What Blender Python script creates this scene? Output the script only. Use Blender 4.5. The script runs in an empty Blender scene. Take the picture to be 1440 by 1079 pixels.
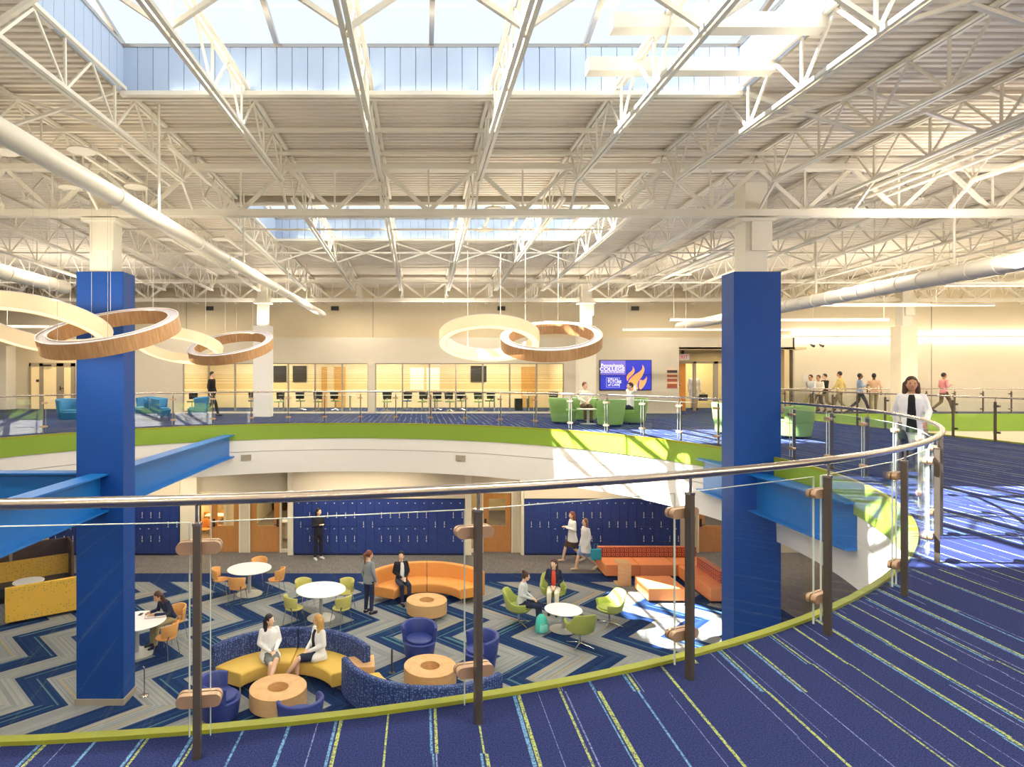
import bpy, bmesh, math, random
from math import sin, cos, pi, radians, sqrt, floor
from mathutils import Vector, Matrix, Quaternion

random.seed(7)
SC = bpy.context.scene
COL = SC.collection

# ------------------------------------------------------------------ camera, world, sun, exposure
ZC = 6.27          # eye height above the lower floor
F = 4.72           # upper floor level
FPX, VX, HY = 884.0, 591.0, 530.0
cd = bpy.data.cameras.new('camera')
cam = bpy.data.objects.new('camera', cd); COL.objects.link(cam)
cam.location = (0, 0, ZC); cam.rotation_euler = (pi / 2, 0, 0)
cd.sensor_width = 36.0; cd.lens = FPX / 1440 * 36.0
cd.shift_x = (720 - VX) / 1440; cd.shift_y = (HY - 539.5) / 1440
cd.clip_end = 200
SC.camera = cam

wd = bpy.data.worlds.new('world'); SC.world = wd; wd.use_nodes = True
bg = wd.node_tree.nodes['Background']
bg.inputs[0].default_value = (0.80, 0.91, 1.0, 1); bg.inputs[1].default_value = 1.15

sd = bpy.data.lights.new('sun', 'SUN'); sd.energy = 50.0; sd.angle = radians(0.6); sd.color = (1.0, 0.96, 0.88)
sun = bpy.data.objects.new('sun', sd); COL.objects.link(sun)
sun.rotation_euler = Vector((0.88, -0.03, -1.0)).to_track_quat('-Z', 'Y').to_euler()
sun.location = (-20, 0, 30)

SC.view_settings.view_transform = 'Standard'
SC.view_settings.look = 'None'
SC.view_settings.exposure = 0.06
SC.view_settings.gamma = 1.0
SC.view_settings.use_curve_mapping = False

def area(name, loc, sx, sy, power, col=(1.0, 0.89, 0.73), rot=(0, 0, 0)):
    d = bpy.data.lights.new(name, 'AREA'); d.shape = 'RECTANGLE'; d.size = sx; d.size_y = sy
    d.energy = power; d.color = col
    o = bpy.data.objects.new(name, d); COL.objects.link(o); o.location = loc; o.rotation_euler = rot
    return o

# ------------------------------------------------------------------ helpers
def lin(h):
    h = h.lstrip('#'); v = [int(h[i:i + 2], 16) / 255 for i in (0, 2, 4)]
    return tuple(((c + .055) / 1.055) ** 2.4 if c > .04045 else c / 12.92 for c in v) + (1,)

def P(x, y, z):
    """point of the photograph's pixel (x, y) at height z"""
    D = (ZC - z) * FPX / (y - HY)
    return Vector(((x - VX) * D / FPX, D, z))

def XD(x, D):
    return (x - VX) * D / FPX

class N:
    """tiny node-graph writer"""
    def __init__(s, m):
        s.t = m.node_tree; s.n = s.t.nodes; s.l = s.t.links
    def new(s, kind, **kw):
        n = s.n.new(kind)
        for k, v in kw.items(): setattr(n, k, v)
        return n
    def put(s, sock, v):
        if hasattr(v, 'is_output'): s.l.new(v, sock)
        elif v is not None: sock.default_value = v
    def m(s, op, a, b=None, c=None):
        n = s.new('ShaderNodeMath', operation=op)
        s.put(n.inputs[0], a)
        if b is not None: s.put(n.inputs[1], b)
        if c is not None: s.put(n.inputs[2], c)
        return n.outputs[0]
    def mix(s, f, a, b):
        n = s.new('ShaderNodeMix', data_type='RGBA')
        s.put(n.inputs[0], f); s.put(n.inputs[6], a); s.put(n.inputs[7], b)
        return n.outputs[2]
    def noise(s, vec, scale, detail=3, rough=.55):
        n = s.new('ShaderNodeTexNoise'); n.inputs['Scale'].default_value = scale
        n.inputs['Detail'].default_value = detail; n.inputs['Roughness'].default_value = rough
        if vec is not None: s.l.new(vec, n.inputs['Vector'])
        return n.outputs[0]
    def wn(s, a, b=0.0):
        n = s.new('ShaderNodeTexWhiteNoise', noise_dimensions='2D')
        c = s.new('ShaderNodeCombineXYZ'); s.put(c.inputs[0], a); s.put(c.inputs[1], b)
        s.l.new(c.outputs[0], n.inputs['Vector'])
        return n.outputs['Value']
    def obj(s):
        return s.new('ShaderNodeTexCoord').outputs['Object']
    def xyz(s, v):
        n = s.new('ShaderNodeSeparateXYZ'); s.l.new(v, n.inputs[0]); return n.outputs
    def scale(s, v, sc):
        n = s.new('ShaderNodeMapping'); s.l.new(v, n.inputs[0]); n.inputs['Scale'].default_value = sc
        return n.outputs[0]
    def bump(s, h, strength=.2, dist=.01):
        n = s.new('ShaderNodeBump'); n.inputs['Strength'].default_value = strength
        n.inputs['Distance'].default_value = dist; s.l.new(h, n.inputs['Height']); return n.outputs[0]

MATS = {}
def mat(name, col, rough=.6, metal=0.0, var=.06, vs=3.0, bump=0.0, bs=60.0, coat=0.0, emit=None, es=1.0, spec=.5):
    if name in MATS: return MATS[name]
    m = bpy.data.materials.new(name); m.use_nodes = True
    b = m.node_tree.nodes['Principled BSDF']; g = N(m)
    c = lin(col) if isinstance(col, str) else col
    b.inputs['Roughness'].default_value = rough; b.inputs['Metallic'].default_value = metal
    b.inputs['Specular IOR Level'].default_value = spec
    if coat: b.inputs['Coat Weight'].default_value = coat
    v = g.obj()
    if var:
        f = g.noise(v, vs)
        lo = tuple(x * (1 - var) for x in c[:3]) + (1,); hi = tuple(min(1, x * (1 + var)) for x in c[:3]) + (1,)
        g.put(b.inputs['Base Color'], g.mix(f, lo, hi))
    else: b.inputs['Base Color'].default_value = c
    if bump: g.put(b.inputs['Normal'], g.bump(g.noise(v, bs, 2), bump))
    if emit:
        b.inputs['Emission Color'].default_value = lin(emit) if isinstance(emit, str) else emit
        b.inputs['Emission Strength'].default_value = es
    MATS[name] = m
    return m

def wood_mat(name, ca, cb, sc=(1.5, 1.5, 14), rough=.45):
    m = bpy.data.materials.new(name); m.use_nodes = True; g = N(m)
    b = m.node_tree.nodes['Principled BSDF']; b.inputs['Roughness'].default_value = rough
    v = g.obj()
    f = g.noise(g.scale(v, sc), 3.0, 5, .6)
    r = g.m('MULTIPLY_ADD', f, 2.2, -.6); n = r.node; n.use_clamp = True
    g.put(b.inputs['Base Color'], g.mix(r, lin(ca), lin(cb)))
    return m

def glass_mat(name, tint, refl=.5, rough=0.0):
    """thin sheet glass: clear, faintly tinted, reflecting more at a glancing angle"""
    m = bpy.data.materials.new(name); m.use_nodes = True; g = N(m)
    for n in list(g.n): g.n.remove(n)
    out = g.new('ShaderNodeOutputMaterial')
    t = g.new('ShaderNodeBsdfTransparent'); t.inputs[0].default_value = tint
    r = g.new('ShaderNodeBsdfGlossy'); r.inputs['Roughness'].default_value = rough
    lw = g.new('ShaderNodeLayerWeight'); lw.inputs[0].default_value = .5
    fr = g.m('MULTIPLY_ADD', g.m('POWER', lw.outputs['Facing'], 4.0), .9, .045)
    mx = g.new('ShaderNodeMixShader')
    g.l.new(g.m('MULTIPLY', fr, refl), mx.inputs[0])
    g.l.new(t.outputs[0], mx.inputs[1]); g.l.new(r.outputs[0], mx.inputs[2]); g.l.new(mx.outputs[0], out.inputs[0])
    return m

class MB:
    """collects shapes, then links them as one mesh object"""
    def __init__(s): s.v = []; s.f = []
    def add(s, vs, fs):
        o = len(s.v); s.v += [tuple(v) for v in vs]; s.f += [tuple(i + o for i in f) for f in fs]; return s
    def box(s, x0, x1, y0, y1, z0, z1):
        return s.add([(x0, y0, z0), (x1, y0, z0), (x1, y1, z0), (x0, y1, z0), (x0, y0, z1), (x1, y0, z1), (x1, y1, z1), (x0, y1, z1)],
                     [(3, 2, 1, 0), (4, 5, 6, 7), (0, 1, 5, 4), (1, 2, 6, 5), (2, 3, 7, 6), (3, 0, 4, 7)])
    def bar(s, p, q, w, h, up=(0, 0, 1)):
        p = Vector(p); q = Vector(q); d = (q - p).normalized(); up = Vector(up)
        if abs(d.dot(up)) > .99: up = Vector((0, 1, 0))
        a = d.cross(up).normalized() * w / 2; b = a.cross(d).normalized() * h / 2
        return s.add([p - a - b, p + a - b, p + a + b, p - a + b, q - a - b, q + a - b, q + a + b, q - a + b],
                     [(3, 2, 1, 0), (4, 5, 6, 7), (0, 1, 5, 4), (1, 2, 6, 5), (2, 3, 7, 6), (3, 0, 4, 7)])
    def tube(s, pts, r, n=8, closed=False, cap=True):
        pts = [Vector(p) for p in pts]; k = len(pts); rs = r if isinstance(r, (list, tuple)) else [r] * k
        vs = []; prev = None
        for i, p in enumerate(pts):
            a = pts[(i - 1) % k] if (closed or i > 0) else p
            b = pts[(i + 1) % k] if (closed or i < k - 1) else p
            d = (b - a).normalized()
            if prev is None:
                u = d.orthogonal().normalized() if abs(d.z) > .9 else d.cross(Vector((0, 0, 1))).normalized()
            else:
                u = (prev - d * prev.dot(d)).normalized()
            prev = u; w = d.cross(u)
            for j in range(n):
                t = 2 * pi * j / n; vs.append(p + (u * cos(t) + w * sin(t)) * rs[i])
        fs = []
        for i in range(k if closed else k - 1):
            i2 = (i + 1) % k
            for j in range(n): fs.append((i * n + j, i2 * n + j, i2 * n + (j + 1) % n, i * n + (j + 1) % n))
        if cap and not closed:
            fs.append(tuple(range(n))[::1]); fs.append(tuple((k - 1) * n + j for j in range(n))[::-1])
            fs[-2] = fs[-2]
        return s.add(vs, fs)
    def lathe(s, prof, n=32, c=(0, 0, 0), closed=False):
        """prof: list of (r, z)"""
        vs = []; k = len(prof)
        for r, z in prof:
            for j in range(n):
                t = 2 * pi * j / n; vs.append((c[0] + r * cos(t), c[1] + r * sin(t), c[2] + z))
        fs = []
        for i in range(k if closed else k - 1):
            i2 = (i + 1) % k
            for j in range(n): fs.append((i * n + j, i * n + (j + 1) % n, i2 * n + (j + 1) % n, i2 * n + j))
        if not closed:
            if prof[0][0] > 1e-6: fs.append(tuple(range(n))[::-1])
            if prof[-1][0] > 1e-6: fs.append(tuple((k - 1) * n + j for j in range(n)))
        return s.add(vs, fs)
    def sweep(s, prof, cx, cy, a0, a1, n):
        """closed profile [(r, z)...] swept about a vertical axis between two angles (radians); profile may be a function of t in 0..1"""
        vs = []; k = None
        for i in range(n + 1):
            t = i / n; a = a0 + (a1 - a0) * t
            pr = prof(t) if callable(prof) else prof; k = len(pr)
            vs += [(cx + r * cos(a), cy + r * sin(a), z) for r, z in pr]
        fs = []
        for i in range(n):
            for j in range(k): fs.append((i * k + j, (i + 1) * k + j, (i + 1) * k + (j + 1) % k, i * k + (j + 1) % k))
        fs.append(tuple(range(k))); fs.append(tuple(n * k + j for j in range(k))[::-1])
        return s.add(vs, fs)
    def prism(s, pts, axis, a, b):
        """polygon in two axes extruded along the third"""
        k = len(pts)
        def put(p, w):
            return {'x': (w, p[0], p[1]), 'y': (p[0], w, p[1]), 'z': (p[0], p[1], w)}[axis]
        vs = [put(p, a) for p in pts] + [put(p, b) for p in pts]
        fs = [tuple(range(k))[::-1], tuple(range(k, 2 * k))] + [(i, (i + 1) % k, k + (i + 1) % k, k + i) for i in range(k)]
        return s.add(vs, fs)
    def ball(s, c, rx, ry=None, rz=None, n=10, m=7, rot=None):
        ry = rx if ry is None else ry; rz = rx if rz is None else rz
        vs = []
        for i in range(m + 1):
            ph = pi * i / m
            for j in range(n):
                t = 2 * pi * j / n
                v = Vector((rx * sin(ph) * cos(t), ry * sin(ph) * sin(t), rz * cos(ph)))
                if rot is not None: v = rot @ v
                vs.append(Vector(c) + v)
        fs = []
        for i in range(m):
            for j in range(n): fs.append((i * n + j, (i + 1) * n + j, (i + 1) * n + (j + 1) % n, i * n + (j + 1) % n))
        return s.add(vs, fs)
    def cap(s, p, q, r0, r1, n=10):
        """tapered capsule"""
        p = Vector(p); q = Vector(q); d = q - p; L = d.length
        if L < 1e-5: return s.ball(p, r0)
        d /= L; u = d.orthogonal().normalized(); w = d.cross(u); rows = []
        for a in (-90, -50, -20): rows.append((p + d * r0 * sin(radians(a)), r0 * max(.02, cos(radians(a)))))
        rows.append((p, r0)); rows.append((q, r1))
        for a in (20, 50, 90): rows.append((q + d * r1 * sin(radians(a)), r1 * max(.02, cos(radians(a)))))
        vs = []
        for c, r in rows:
            for j in range(n):
                t = 2 * pi * j / n; vs.append(c + (u * cos(t) + w * sin(t)) * r)
        k = len(rows); fs = [tuple(range(n))[::-1], tuple((k - 1) * n + j for j in range(n))]
        for i in range(k - 1):
            for j in range(n): fs.append((i * n + j, i * n + (j + 1) % n, (i + 1) * n + (j + 1) % n, (i + 1) * n + j))
        return s.add(vs, fs)
    def loft(s, rings, n=16):
        """rings: (centre, rx, ry) horizontal ellipses, bottom to top"""
        vs = []
        for c, rx, ry in rings:
            for j in range(n):
                t = 2 * pi * j / n; vs.append((c[0] + rx * cos(t), c[1] + ry * sin(t), c[2]))
        k = len(rings); fs = [tuple(range(n))[::-1], tuple((k - 1) * n + j for j in range(n))]
        for i in range(k - 1):
            for j in range(n): fs.append((i * n + j, i * n + (j + 1) % n, (i + 1) * n + (j + 1) % n, (i + 1) * n + j))
        return s.add(vs, fs)
    def mesh(s, name, m=None, smooth=None):
        me = bpy.data.meshes.new(name); me.from_pydata(s.v, [], s.f)
        bm = bmesh.new(); bm.from_mesh(me); bmesh.ops.recalc_face_normals(bm, faces=bm.faces); bm.to_mesh(me); bm.free()
        if m: me.materials.append(m)
        if smooth is not None:
            me.shade_smooth() if hasattr(me, 'shade_smooth') else None
            me.set_sharp_from_angle(angle=radians(smooth))
        return me
    def build(s, name, m, parent=None, smooth=None, bevel=0, seg=2, loc=None):
        o = bpy.data.objects.new(name, s.mesh(name, m, smooth)); COL.objects.link(o)
        if parent is not None: o.parent = parent
        if loc is not None: o.location = loc
        if bevel:
            b = o.modifiers.new('bevel', 'BEVEL'); b.width = bevel; b.segments = seg; b.limit_method = 'ANGLE'; b.angle_limit = radians(35)
            o.data.shade_smooth(); o.data.set_sharp_from_angle(angle=radians(60))
        return o

def tag(o, label=None, cat=None, group=None, kind=None):
    if label: o['label'] = label
    if cat: o['category'] = cat
    if group: o['group'] = group
    if kind: o['kind'] = kind
    return o

def thing(name, label, cat, loc=(0, 0, 0), rz=0.0, group=None):
    o = bpy.data.objects.new(name, None); COL.objects.link(o); o.empty_display_size = .1
    o.location = loc; o.rotation_euler = (0, 0, rz)
    return tag(o, label, cat, group)

def struct(name, loc=(0, 0, 0)):
    o = bpy.data.objects.new(name, None); COL.objects.link(o); o.location = loc; o.empty_display_size = .1
    o['kind'] = 'structure'; return o

def share(name, me, parent, loc=(0, 0, 0), rot=None):
    o = bpy.data.objects.new(name, me); COL.objects.link(o); o.parent = parent; o.location = loc
    if rot is not None: o.rotation_euler = rot
    return o

def dup(root, loc, rz, label, group=None):
    r = root.copy(); COL.objects.link(r); r.location = loc; r.rotation_euler = (0, 0, rz); r['label'] = label
    if group: r['group'] = group
    for ch in list(root.children):
        c = ch.copy(); COL.objects.link(c); c.parent = r
        for gch in list(ch.children):
            d = gch.copy(); COL.objects.link(d); d.parent = c
    return r

ORD = ['first', 'second', 'third', 'fourth', 'fifth', 'sixth', 'seventh', 'eighth', 'ninth', 'tenth', 'eleventh', 'twelfth',
       'thirteenth', 'fourteenth', 'fifteenth', 'sixteenth', 'seventeenth', 'eighteenth', 'nineteenth', 'twentieth']

# ------------------------------------------------------------------ materials
M = {}
M['paint'] = mat('warm_white_steel', '#e9e2d2', .45, var=.03)
M['deck'] = mat('deck_paint', '#e6dccb', .55, var=.04)
M['wall'] = mat('beige_wall', '#d9cfba', .8, var=.03, bump=.05, bs=200)
M['wallhi'] = mat('upper_beige_wall', '#dccfb3', .8, var=.03)
M['wallr'] = mat('cream_wall', '#eadfc8', .8, var=.03)
M['white'] = mat('white_paint', '#eeece8', .6, var=.02)
M['curb'] = mat('sky_tinted_panel', '#afbfd8', .45, var=.03)  # white curb panels with the sky's blue cast put into the colour
M['green'] = mat('lime_green_paint', '#86a636', .5, var=.04)
M['lip'] = mat('olive_green_edge', '#90961a', .5, var=.05)
M['blue'] = mat('blue_column_paint', '#0f4494', .5, var=.05, spec=.3)
M['beamblue'] = mat('bright_blue_steel', '#0c68b8', .4, var=.04)
M['grey'] = mat('grey_base', '#a59b8a', .6)
M['steel'] = mat('brushed_stainless', '#c2b8ae', .24, 1.0, var=.05, vs=20)
M['clamp'] = mat('satin_tan_metal', '#c2a286', .36, .6, var=.04)
M['dsteel'] = mat('satin_bronze_steel', '#71685f', .36, .75, var=.05, vs=20)
M['alu'] = mat('brushed_aluminium', '#cfcfca', .4, .4, var=.03)
M['chrome'] = mat('chrome', '#dcdcdc', .15, 1.0, var=0)
M['black'] = mat('black_plastic', '#1a1a1c', .5)
M['dark'] = mat('dark_grey', '#3c3a38', .6)
M['locker'] = mat('navy_locker_enamel', '#22387e', .45, var=.05)
M['lockerdark'] = mat('locker_gap', '#0f1738', .6)
M['top'] = mat('white_laminate', '#f4f4f6', .35, var=.01)
M['orange'] = mat('orange_vinyl', '#e39a48', .5, var=.04)
M['orangech'] = mat('orange_chair_vinyl', '#e0a35a', .5, var=.04)
M['coral'] = mat('coral_orange_fabric', '#f2985a', .7, var=.05, bump=.1, bs=300)
M['yellow'] = mat('mustard_vinyl', '#ddb852', .5, var=.04)
M['lime'] = mat('olive_lime_fabric', '#a3ae52', .65, var=.05)
M['limech'] = mat('yellow_green_vinyl', '#c6c068', .5, var=.04)
M['grn'] = mat('fresh_green_vinyl', '#84ab60', .5, var=.04)
M['tub'] = mat('cobalt_vinyl', '#2c3c86', .45, var=.04)
M['teal'] = mat('sea_blue_fabric', '#2878a8', .6, var=.05)
M['turq'] = mat('turquoise_nylon', '#4fd0bf', .6, var=.06)
M['mesh'] = mat('brown_mesh_screen', '#5a4636', .8, var=.15, vs=80)
M['wood'] = wood_mat('maple_veneer', '#deb580', '#cda06a', (2, 2, 10))
M['doorwood'] = wood_mat('oak_door', '#c98f4c', '#b67a3a', (12, 12, 1.5))
M['ringwood'] = wood_mat('ring_oak_veneer', '#cfa274', '#a87a4c', (9, 9, 1.0))
M['cream'] = mat('cream_frame', '#ece4d0', .5)
M['screen'] = mat('screen_blue', '#2a35b0', .3, var=.05, emit='#3038c8', es=.55)
M['screenlit'] = mat('screen_lilac', '#7a6fc8', .3, var=.05, emit='#7068cc', es=.55)
M['flame'] = mat('screen_orange', '#f4a460', .3, var=.04, emit='#f8a860', es=.6)
M['scrwhite'] = mat('screen_white', '#ffffff', .3, var=0, emit='#ffffff', es=.8)
M['glow'] = mat('lit_diffuser', '#fff1d6', .6, var=0, emit='#ffe2ae', es=1.25)
M['ringlit'] = mat('lit_ring_shade', '#fbe6c4', .6, var=.03, emit='#ffd9a0', es=.28)
M['ringtop'] = mat('ring_top_diffuser', '#e8e8f8', .5, var=.03)
M['lamp'] = mat('linear_lamp', '#fff4e0', .5, var=0, emit='#ffe9c4', es=2.2)
M['cable'] = mat('thin_cable', '#cfc8ba', .5, var=0)
M['glass'] = glass_mat('guard_glass', (.982, .994, .99, 1), .8)
M['pane'] = glass_mat('partition_glass', (.96, .97, .96, 1), .6)
M['sky'] = glass_mat('skylight_glass', (.97, .985, 1, 1), .3)
M['edge'] = mat('glass_edge', '#d3e0da', .2, var=0)
M['frost'] = glass_mat('frosted_film', (.95, .90, .78, 1), .3, .5)

def nodes_mat(name):
    m = bpy.data.materials.new(name); m.use_nodes = True
    return m, N(m), m.node_tree.nodes['Principled BSDF']

# upper carpet: navy pile with broken lime and light-blue pinstripes running away from the railing
def upper_carpet():
    m, g, b = nodes_mat('navy_striped_carpet'); v = g.obj(); x, y, z = g.xyz(v)
    speck = g.noise(v, 150, 3, .8)
    base = g.mix(g.m('MULTIPLY_ADD', speck, 3.0, -1.05), lin('#0b123a'), lin('#36427a'))
    base.node.clamp_factor = True
    col = base
    seg0 = g.m('FLOOR', g.m('DIVIDE', g.m('ADD', y, 3.1), .95))
    for (per, off, wid, ca, prob, s1) in ((.205, .03, .0085, '#a9b862', .34, 3.0), (.205, .052, .0075, '#6a9cc4', .40, 9.0), (.13, .0, .003, '#7f8cb8', .55, 17.0)):
        xs = g.m('DIVIDE', g.m('ADD', x, off), per)
        i = g.m('FLOOR', xs); f = g.m('SUBTRACT', xs, i)
        seg0 = g.m('FLOOR', g.m('ADD', g.m('DIVIDE', g.m('ADD', y, 3.1), .95), g.m('MULTIPLY', g.wn(g.m('FLOOR', g.m('MULTIPLY', xs, .5)), 5.0), .9)))
        jit = g.wn(g.m('ADD', i, 31.7), g.m('ADD', seg0, 2.0))
        cpos = g.m('MULTIPLY_ADD', jit, .12, .4)
        keep = g.m('GREATER_THAN', g.wn(g.m('ADD', i, s1), seg0), prob)
        ww = g.m('MULTIPLY', g.m('MULTIPLY_ADD', g.wn(i, g.m('ADD', seg0, s1)), .8, .45), wid / per / 1.0)
        d = g.m('ABSOLUTE', g.m('SUBTRACT', f, cpos))
        on = g.m('MULTIPLY', g.m('LESS_THAN', d, ww), keep)
        br = g.m('GREATER_THAN', g.noise(v, 95, 3, .85), .48)
        on = g.m('MULTIPLY', on, g.m('MULTIPLY_ADD', br, .7, .15))
        col = g.mix(on, col, lin(ca))
    g.put(b.inputs['Base Color'], col); b.inputs['Roughness'].default_value = .95
    b.inputs['Specular IOR Level'].default_value = .15
    g.put(b.inputs['Normal'], g.bump(speck, .5, .01))
    return m
M['carpet2'] = upper_carpet()

# lower carpet: grey and navy zigzags of carpet planks, a navy border and a brown-grey walkway round it
def lower_carpet():
    m, g, b = nodes_mat('zigzag_carpet'); v = g.obj(); x, y, z = g.xyz(v)
    per, lam = 1.42, 2.1
    t = g.m('DIVIDE', g.m('SUBTRACT', y, 14.1), lam)
    tri = g.m('ABSOLUTE', g.m('SUBTRACT', g.m('FRACT', t), .5))          # .5 at a tip, 0 between
    half = g.m('FLOOR', g.m('MULTIPLY', t, 2))
    tx = g.m('MULTIPLY', tri, 2 * 1.05)
    u = g.m('SUBTRACT', g.m('SUBTRACT', x, 3.23), g.m('SUBTRACT', tx, 1.05))
    ua = g.m('DIVIDE', u, per); ui = g.m('FLOOR', ua); uf = g.m('SUBTRACT', ua, ui)
    navy = g.m('GREATER_THAN', uf, .53)
    nz = g.noise(v, 170, 2, .7)
    ln = g.m('FLOOR', g.m('DIVIDE', u, .042))
    r = g.wn(ln, half); r2 = g.wn(g.m('ADD', ln, 91.0), g.m('ADD', half, 7.0))
    grey = g.mix(g.m('MULTIPLY_ADD', r, .8, g.m('MULTIPLY_ADD', nz, .5, -.2)), lin('#7c8084'), lin('#9b9d9c'))
    grey = g.mix(g.m('GREATER_THAN', r2, .965), grey, lin('#a8946e'))
    nav = g.mix(g.m('MULTIPLY_ADD', r, .7, g.m('MULTIPLY_ADD', nz, .5, -.2)), lin('#14264e'), lin('#24416f'))
    nav = g.mix(g.m('MULTIPLY', g.m('GREATER_THAN', r2, .93), g.m('GREATER_THAN', nz, .47)), nav, lin('#5c868e'))
    zig = g.mix(navy, grey, nav)
    # border and walkway
    dx = g.m('SUBTRACT', x, 8.9); dy = g.m('SUBTRACT', y, 19.2); e = g.m('MAXIMUM', dx, dy)
    navb = g.mix(nz, lin('#10204a'), lin('#22376a'))
    sx = g.noise(g.scale(v, (3, .35, 1)), 9, 4, .65)
    walk = g.mix(g.m('MULTIPLY_ADD', sx, 1.8, -.45), lin('#5f5c5a'), lin('#8d8883'))
    walk.node.clamp_factor = True
    col = g.mix(g.m('GREATER_THAN', e, 0.0), zig, navb)
    col = g.mix(g.m('GREATER_THAN', e, .85), col, walk)
    g.put(b.inputs['Base Color'], col); b.inputs['Roughness'].default_value = .95
    b.inputs['Specular IOR Level'].default_value = .1
    g.put(b.inputs['Normal'], g.bump(nz, .4, .01))
    return m
M['carpet1'] = lower_carpet()

def pattern_mat(name, base, spot, scale, thr, rough=.7):
    m, g, b = nodes_mat(name); v = g.obj()
    n = g.new('ShaderNodeTexVoronoi', distance='CHEBYCHEV'); n.inputs['Scale'].default_value = scale; n.inputs['Randomness'].default_value = .55
    g.l.new(v, n.inputs['Vector'])
    f = g.m('LESS_THAN', n.outputs['Distance'], thr)
    k = g.m('MULTIPLY', f, g.m('GREATER_THAN', g.noise(v, scale * .7, 1), .42))
    g.put(b.inputs['Base Color'], g.mix(k, lin(base), lin(spot))); b.inputs['Roughness'].default_value = rough
    return m
M['navypat'] = pattern_mat('navy_dotted_fabric', '#1f3168', '#5a78b8', 26, .30)
M['yelpat'] = pattern_mat('yellow_dotted_fabric', '#e6b63c', '#a7a23a', 14, .22)

def woven():
    m, g, b = nodes_mat('rust_square_weave'); v = g.obj(); x, y, z = g.xyz(v)
    a = g.m('ADD', x, y)
    fx = g.m('ABSOLUTE', g.m('SUBTRACT', g.m('FRACT', g.m('MULTIPLY', a, 7.0)), .5))
    fz = g.m('ABSOLUTE', g.m('SUBTRACT', g.m('FRACT', g.m('MULTIPLY', z, 7.0)), .5))
    e = g.m('MAXIMUM', fx, fz)
    ring = g.m('MULTIPLY', g.m('GREATER_THAN', e, .18), g.m('LESS_THAN', e, .36))
    g.put(b.inputs['Base Color'], g.mix(ring, lin('#a4421f'), lin('#d88a5c'))); b.inputs['Roughness'].default_value = .7
    return m
M['weave'] = woven()
# ------------------------------------------------------------------ structure
CX, CY, RP = -2.35, 11.77, 9.33       # the round opening: centre, radius of the post line
RF = 9.14                              # radius of the slab edge
XL, XR, YB, YF = -20.5, 32.0, -9.0, 28.0
A0, DA = radians(-81.1), radians(7.347)

def ring_plate(mb, x0, x1, y0, y1, r, z, n=96):
    """flat plate with a round hole"""
    angs = sorted(set([2 * pi * i / n for i in range(n)] + [math.atan2(y - CY, x - CX) % (2 * pi) for x in (x0, x1) for y in (y0, y1)]))
    ins, outs = [], []
    for a in angs:
        c, s = cos(a), sin(a); ts = []
        if c > 1e-9: ts.append((x1 - CX) / c)
        if c < -1e-9: ts.append((x0 - CX) / c)
        if s > 1e-9: ts.append((y1 - CY) / s)
        if s < -1e-9: ts.append((y0 - CY) / s)
        t = min(ts); ins.append((CX + r * c, CY + r * s, z)); outs.append((CX + t * c, CY + t * s, z))
    k = len(angs)
    mb.add(ins + outs, [(i, k + i, k + (i + 1) % k, (i + 1) % k) for i in range(k)])
    return mb

def arc_band(mb, r0, z0, r1, z1, a0=0, a1=2 * pi, n=120):
    vs = []
    for i in range(n + 1):
        a = a0 + (a1 - a0) * i / n
        vs += [(CX + r0 * cos(a), CY + r0 * sin(a), z0), (CX + r1 * cos(a), CY + r1 * sin(a), z1)]
    mb.add(vs, [(2 * i, 2 * i + 2, 2 * i + 3, 2 * i + 1) for i in range(n)])
    return mb

SX0 = 13.9                              # edge of the stairwell opening on the right
SD0, SD1 = 8.0, 25.8
floor_o = struct('floor')
mb = MB(); mb.add([(XL, YB, 0), (XR, YB, 0), (XR, 22.6, 0), (XL, 22.6, 0)], [(0, 1, 2, 3)])
mb.build('lower_carpet', M['carpet1'], floor_o)
mb = MB(); ring_plate(mb, XL, SX0, YB, YF, RF - .0, F)
for (a, b_, c, d) in ((SX0, XR, YB, SD0), (SX0, XR, SD1, YF), (XL, XR, YF, 36)):
    mb.add([(a, c, F), (b_, c, F), (b_, d, F), (a, d, F)], [(0, 1, 2, 3)])
mb.build('upper_carpet', M['carpet2'], floor_o)

# the edge of the opening: olive upstand, lime band, white bulkhead
trim = struct('trim_1')
mb = MB(); n = 160
mb.sweep([(RF - .035, F - .03), (RF + .015, F - .03), (RF + .015, F + .018), (RF - .035, F + .018)], CX, CY, 0, 2 * pi, n)
mb.build('edge_upstand', M['lip'], trim, smooth=40)
mb = MB(); mb.sweep([(RF - .03, F - .49), (RF + .05, F - .49), (RF + .05, F - .03), (RF - .03, F - .03)], CX, CY, 0, 2 * pi, n)
mb.build('green_fascia', M['green'], trim, smooth=40)
mb = MB(); mb.sweep([(RF - .0, 3.85), (RF + .1, 3.85), (RF + .1, F - .49), (RF - .0, F - .49)], CX, CY, 0, 2 * pi, n)
mb.build('white_bulkhead', M['white'], trim, smooth=40)
mb = MB(); mb.sweep([(RF + .02, 3.12), (RF + .14, 3.12), (RF + .12, 3.835), (RF - .0, 3.835)], CX, CY, 0, 2 * pi, n)
mb.build('lower_bulkhead', M['white'], trim, smooth=40)
for px, pr in ((355, 111.0), (650, 66.5)):
    a = radians(pr); t = MB(); t.box(-.16, .16, -.02, .02, -.09, .09)
    o = t.build('wall_vent', M['grey'], trim); o.location = (CX + (RF - .01) * cos(a), CY + (RF - .01) * sin(a), 3.66); o.rotation_euler = (0, 0, a + pi / 2)

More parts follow.
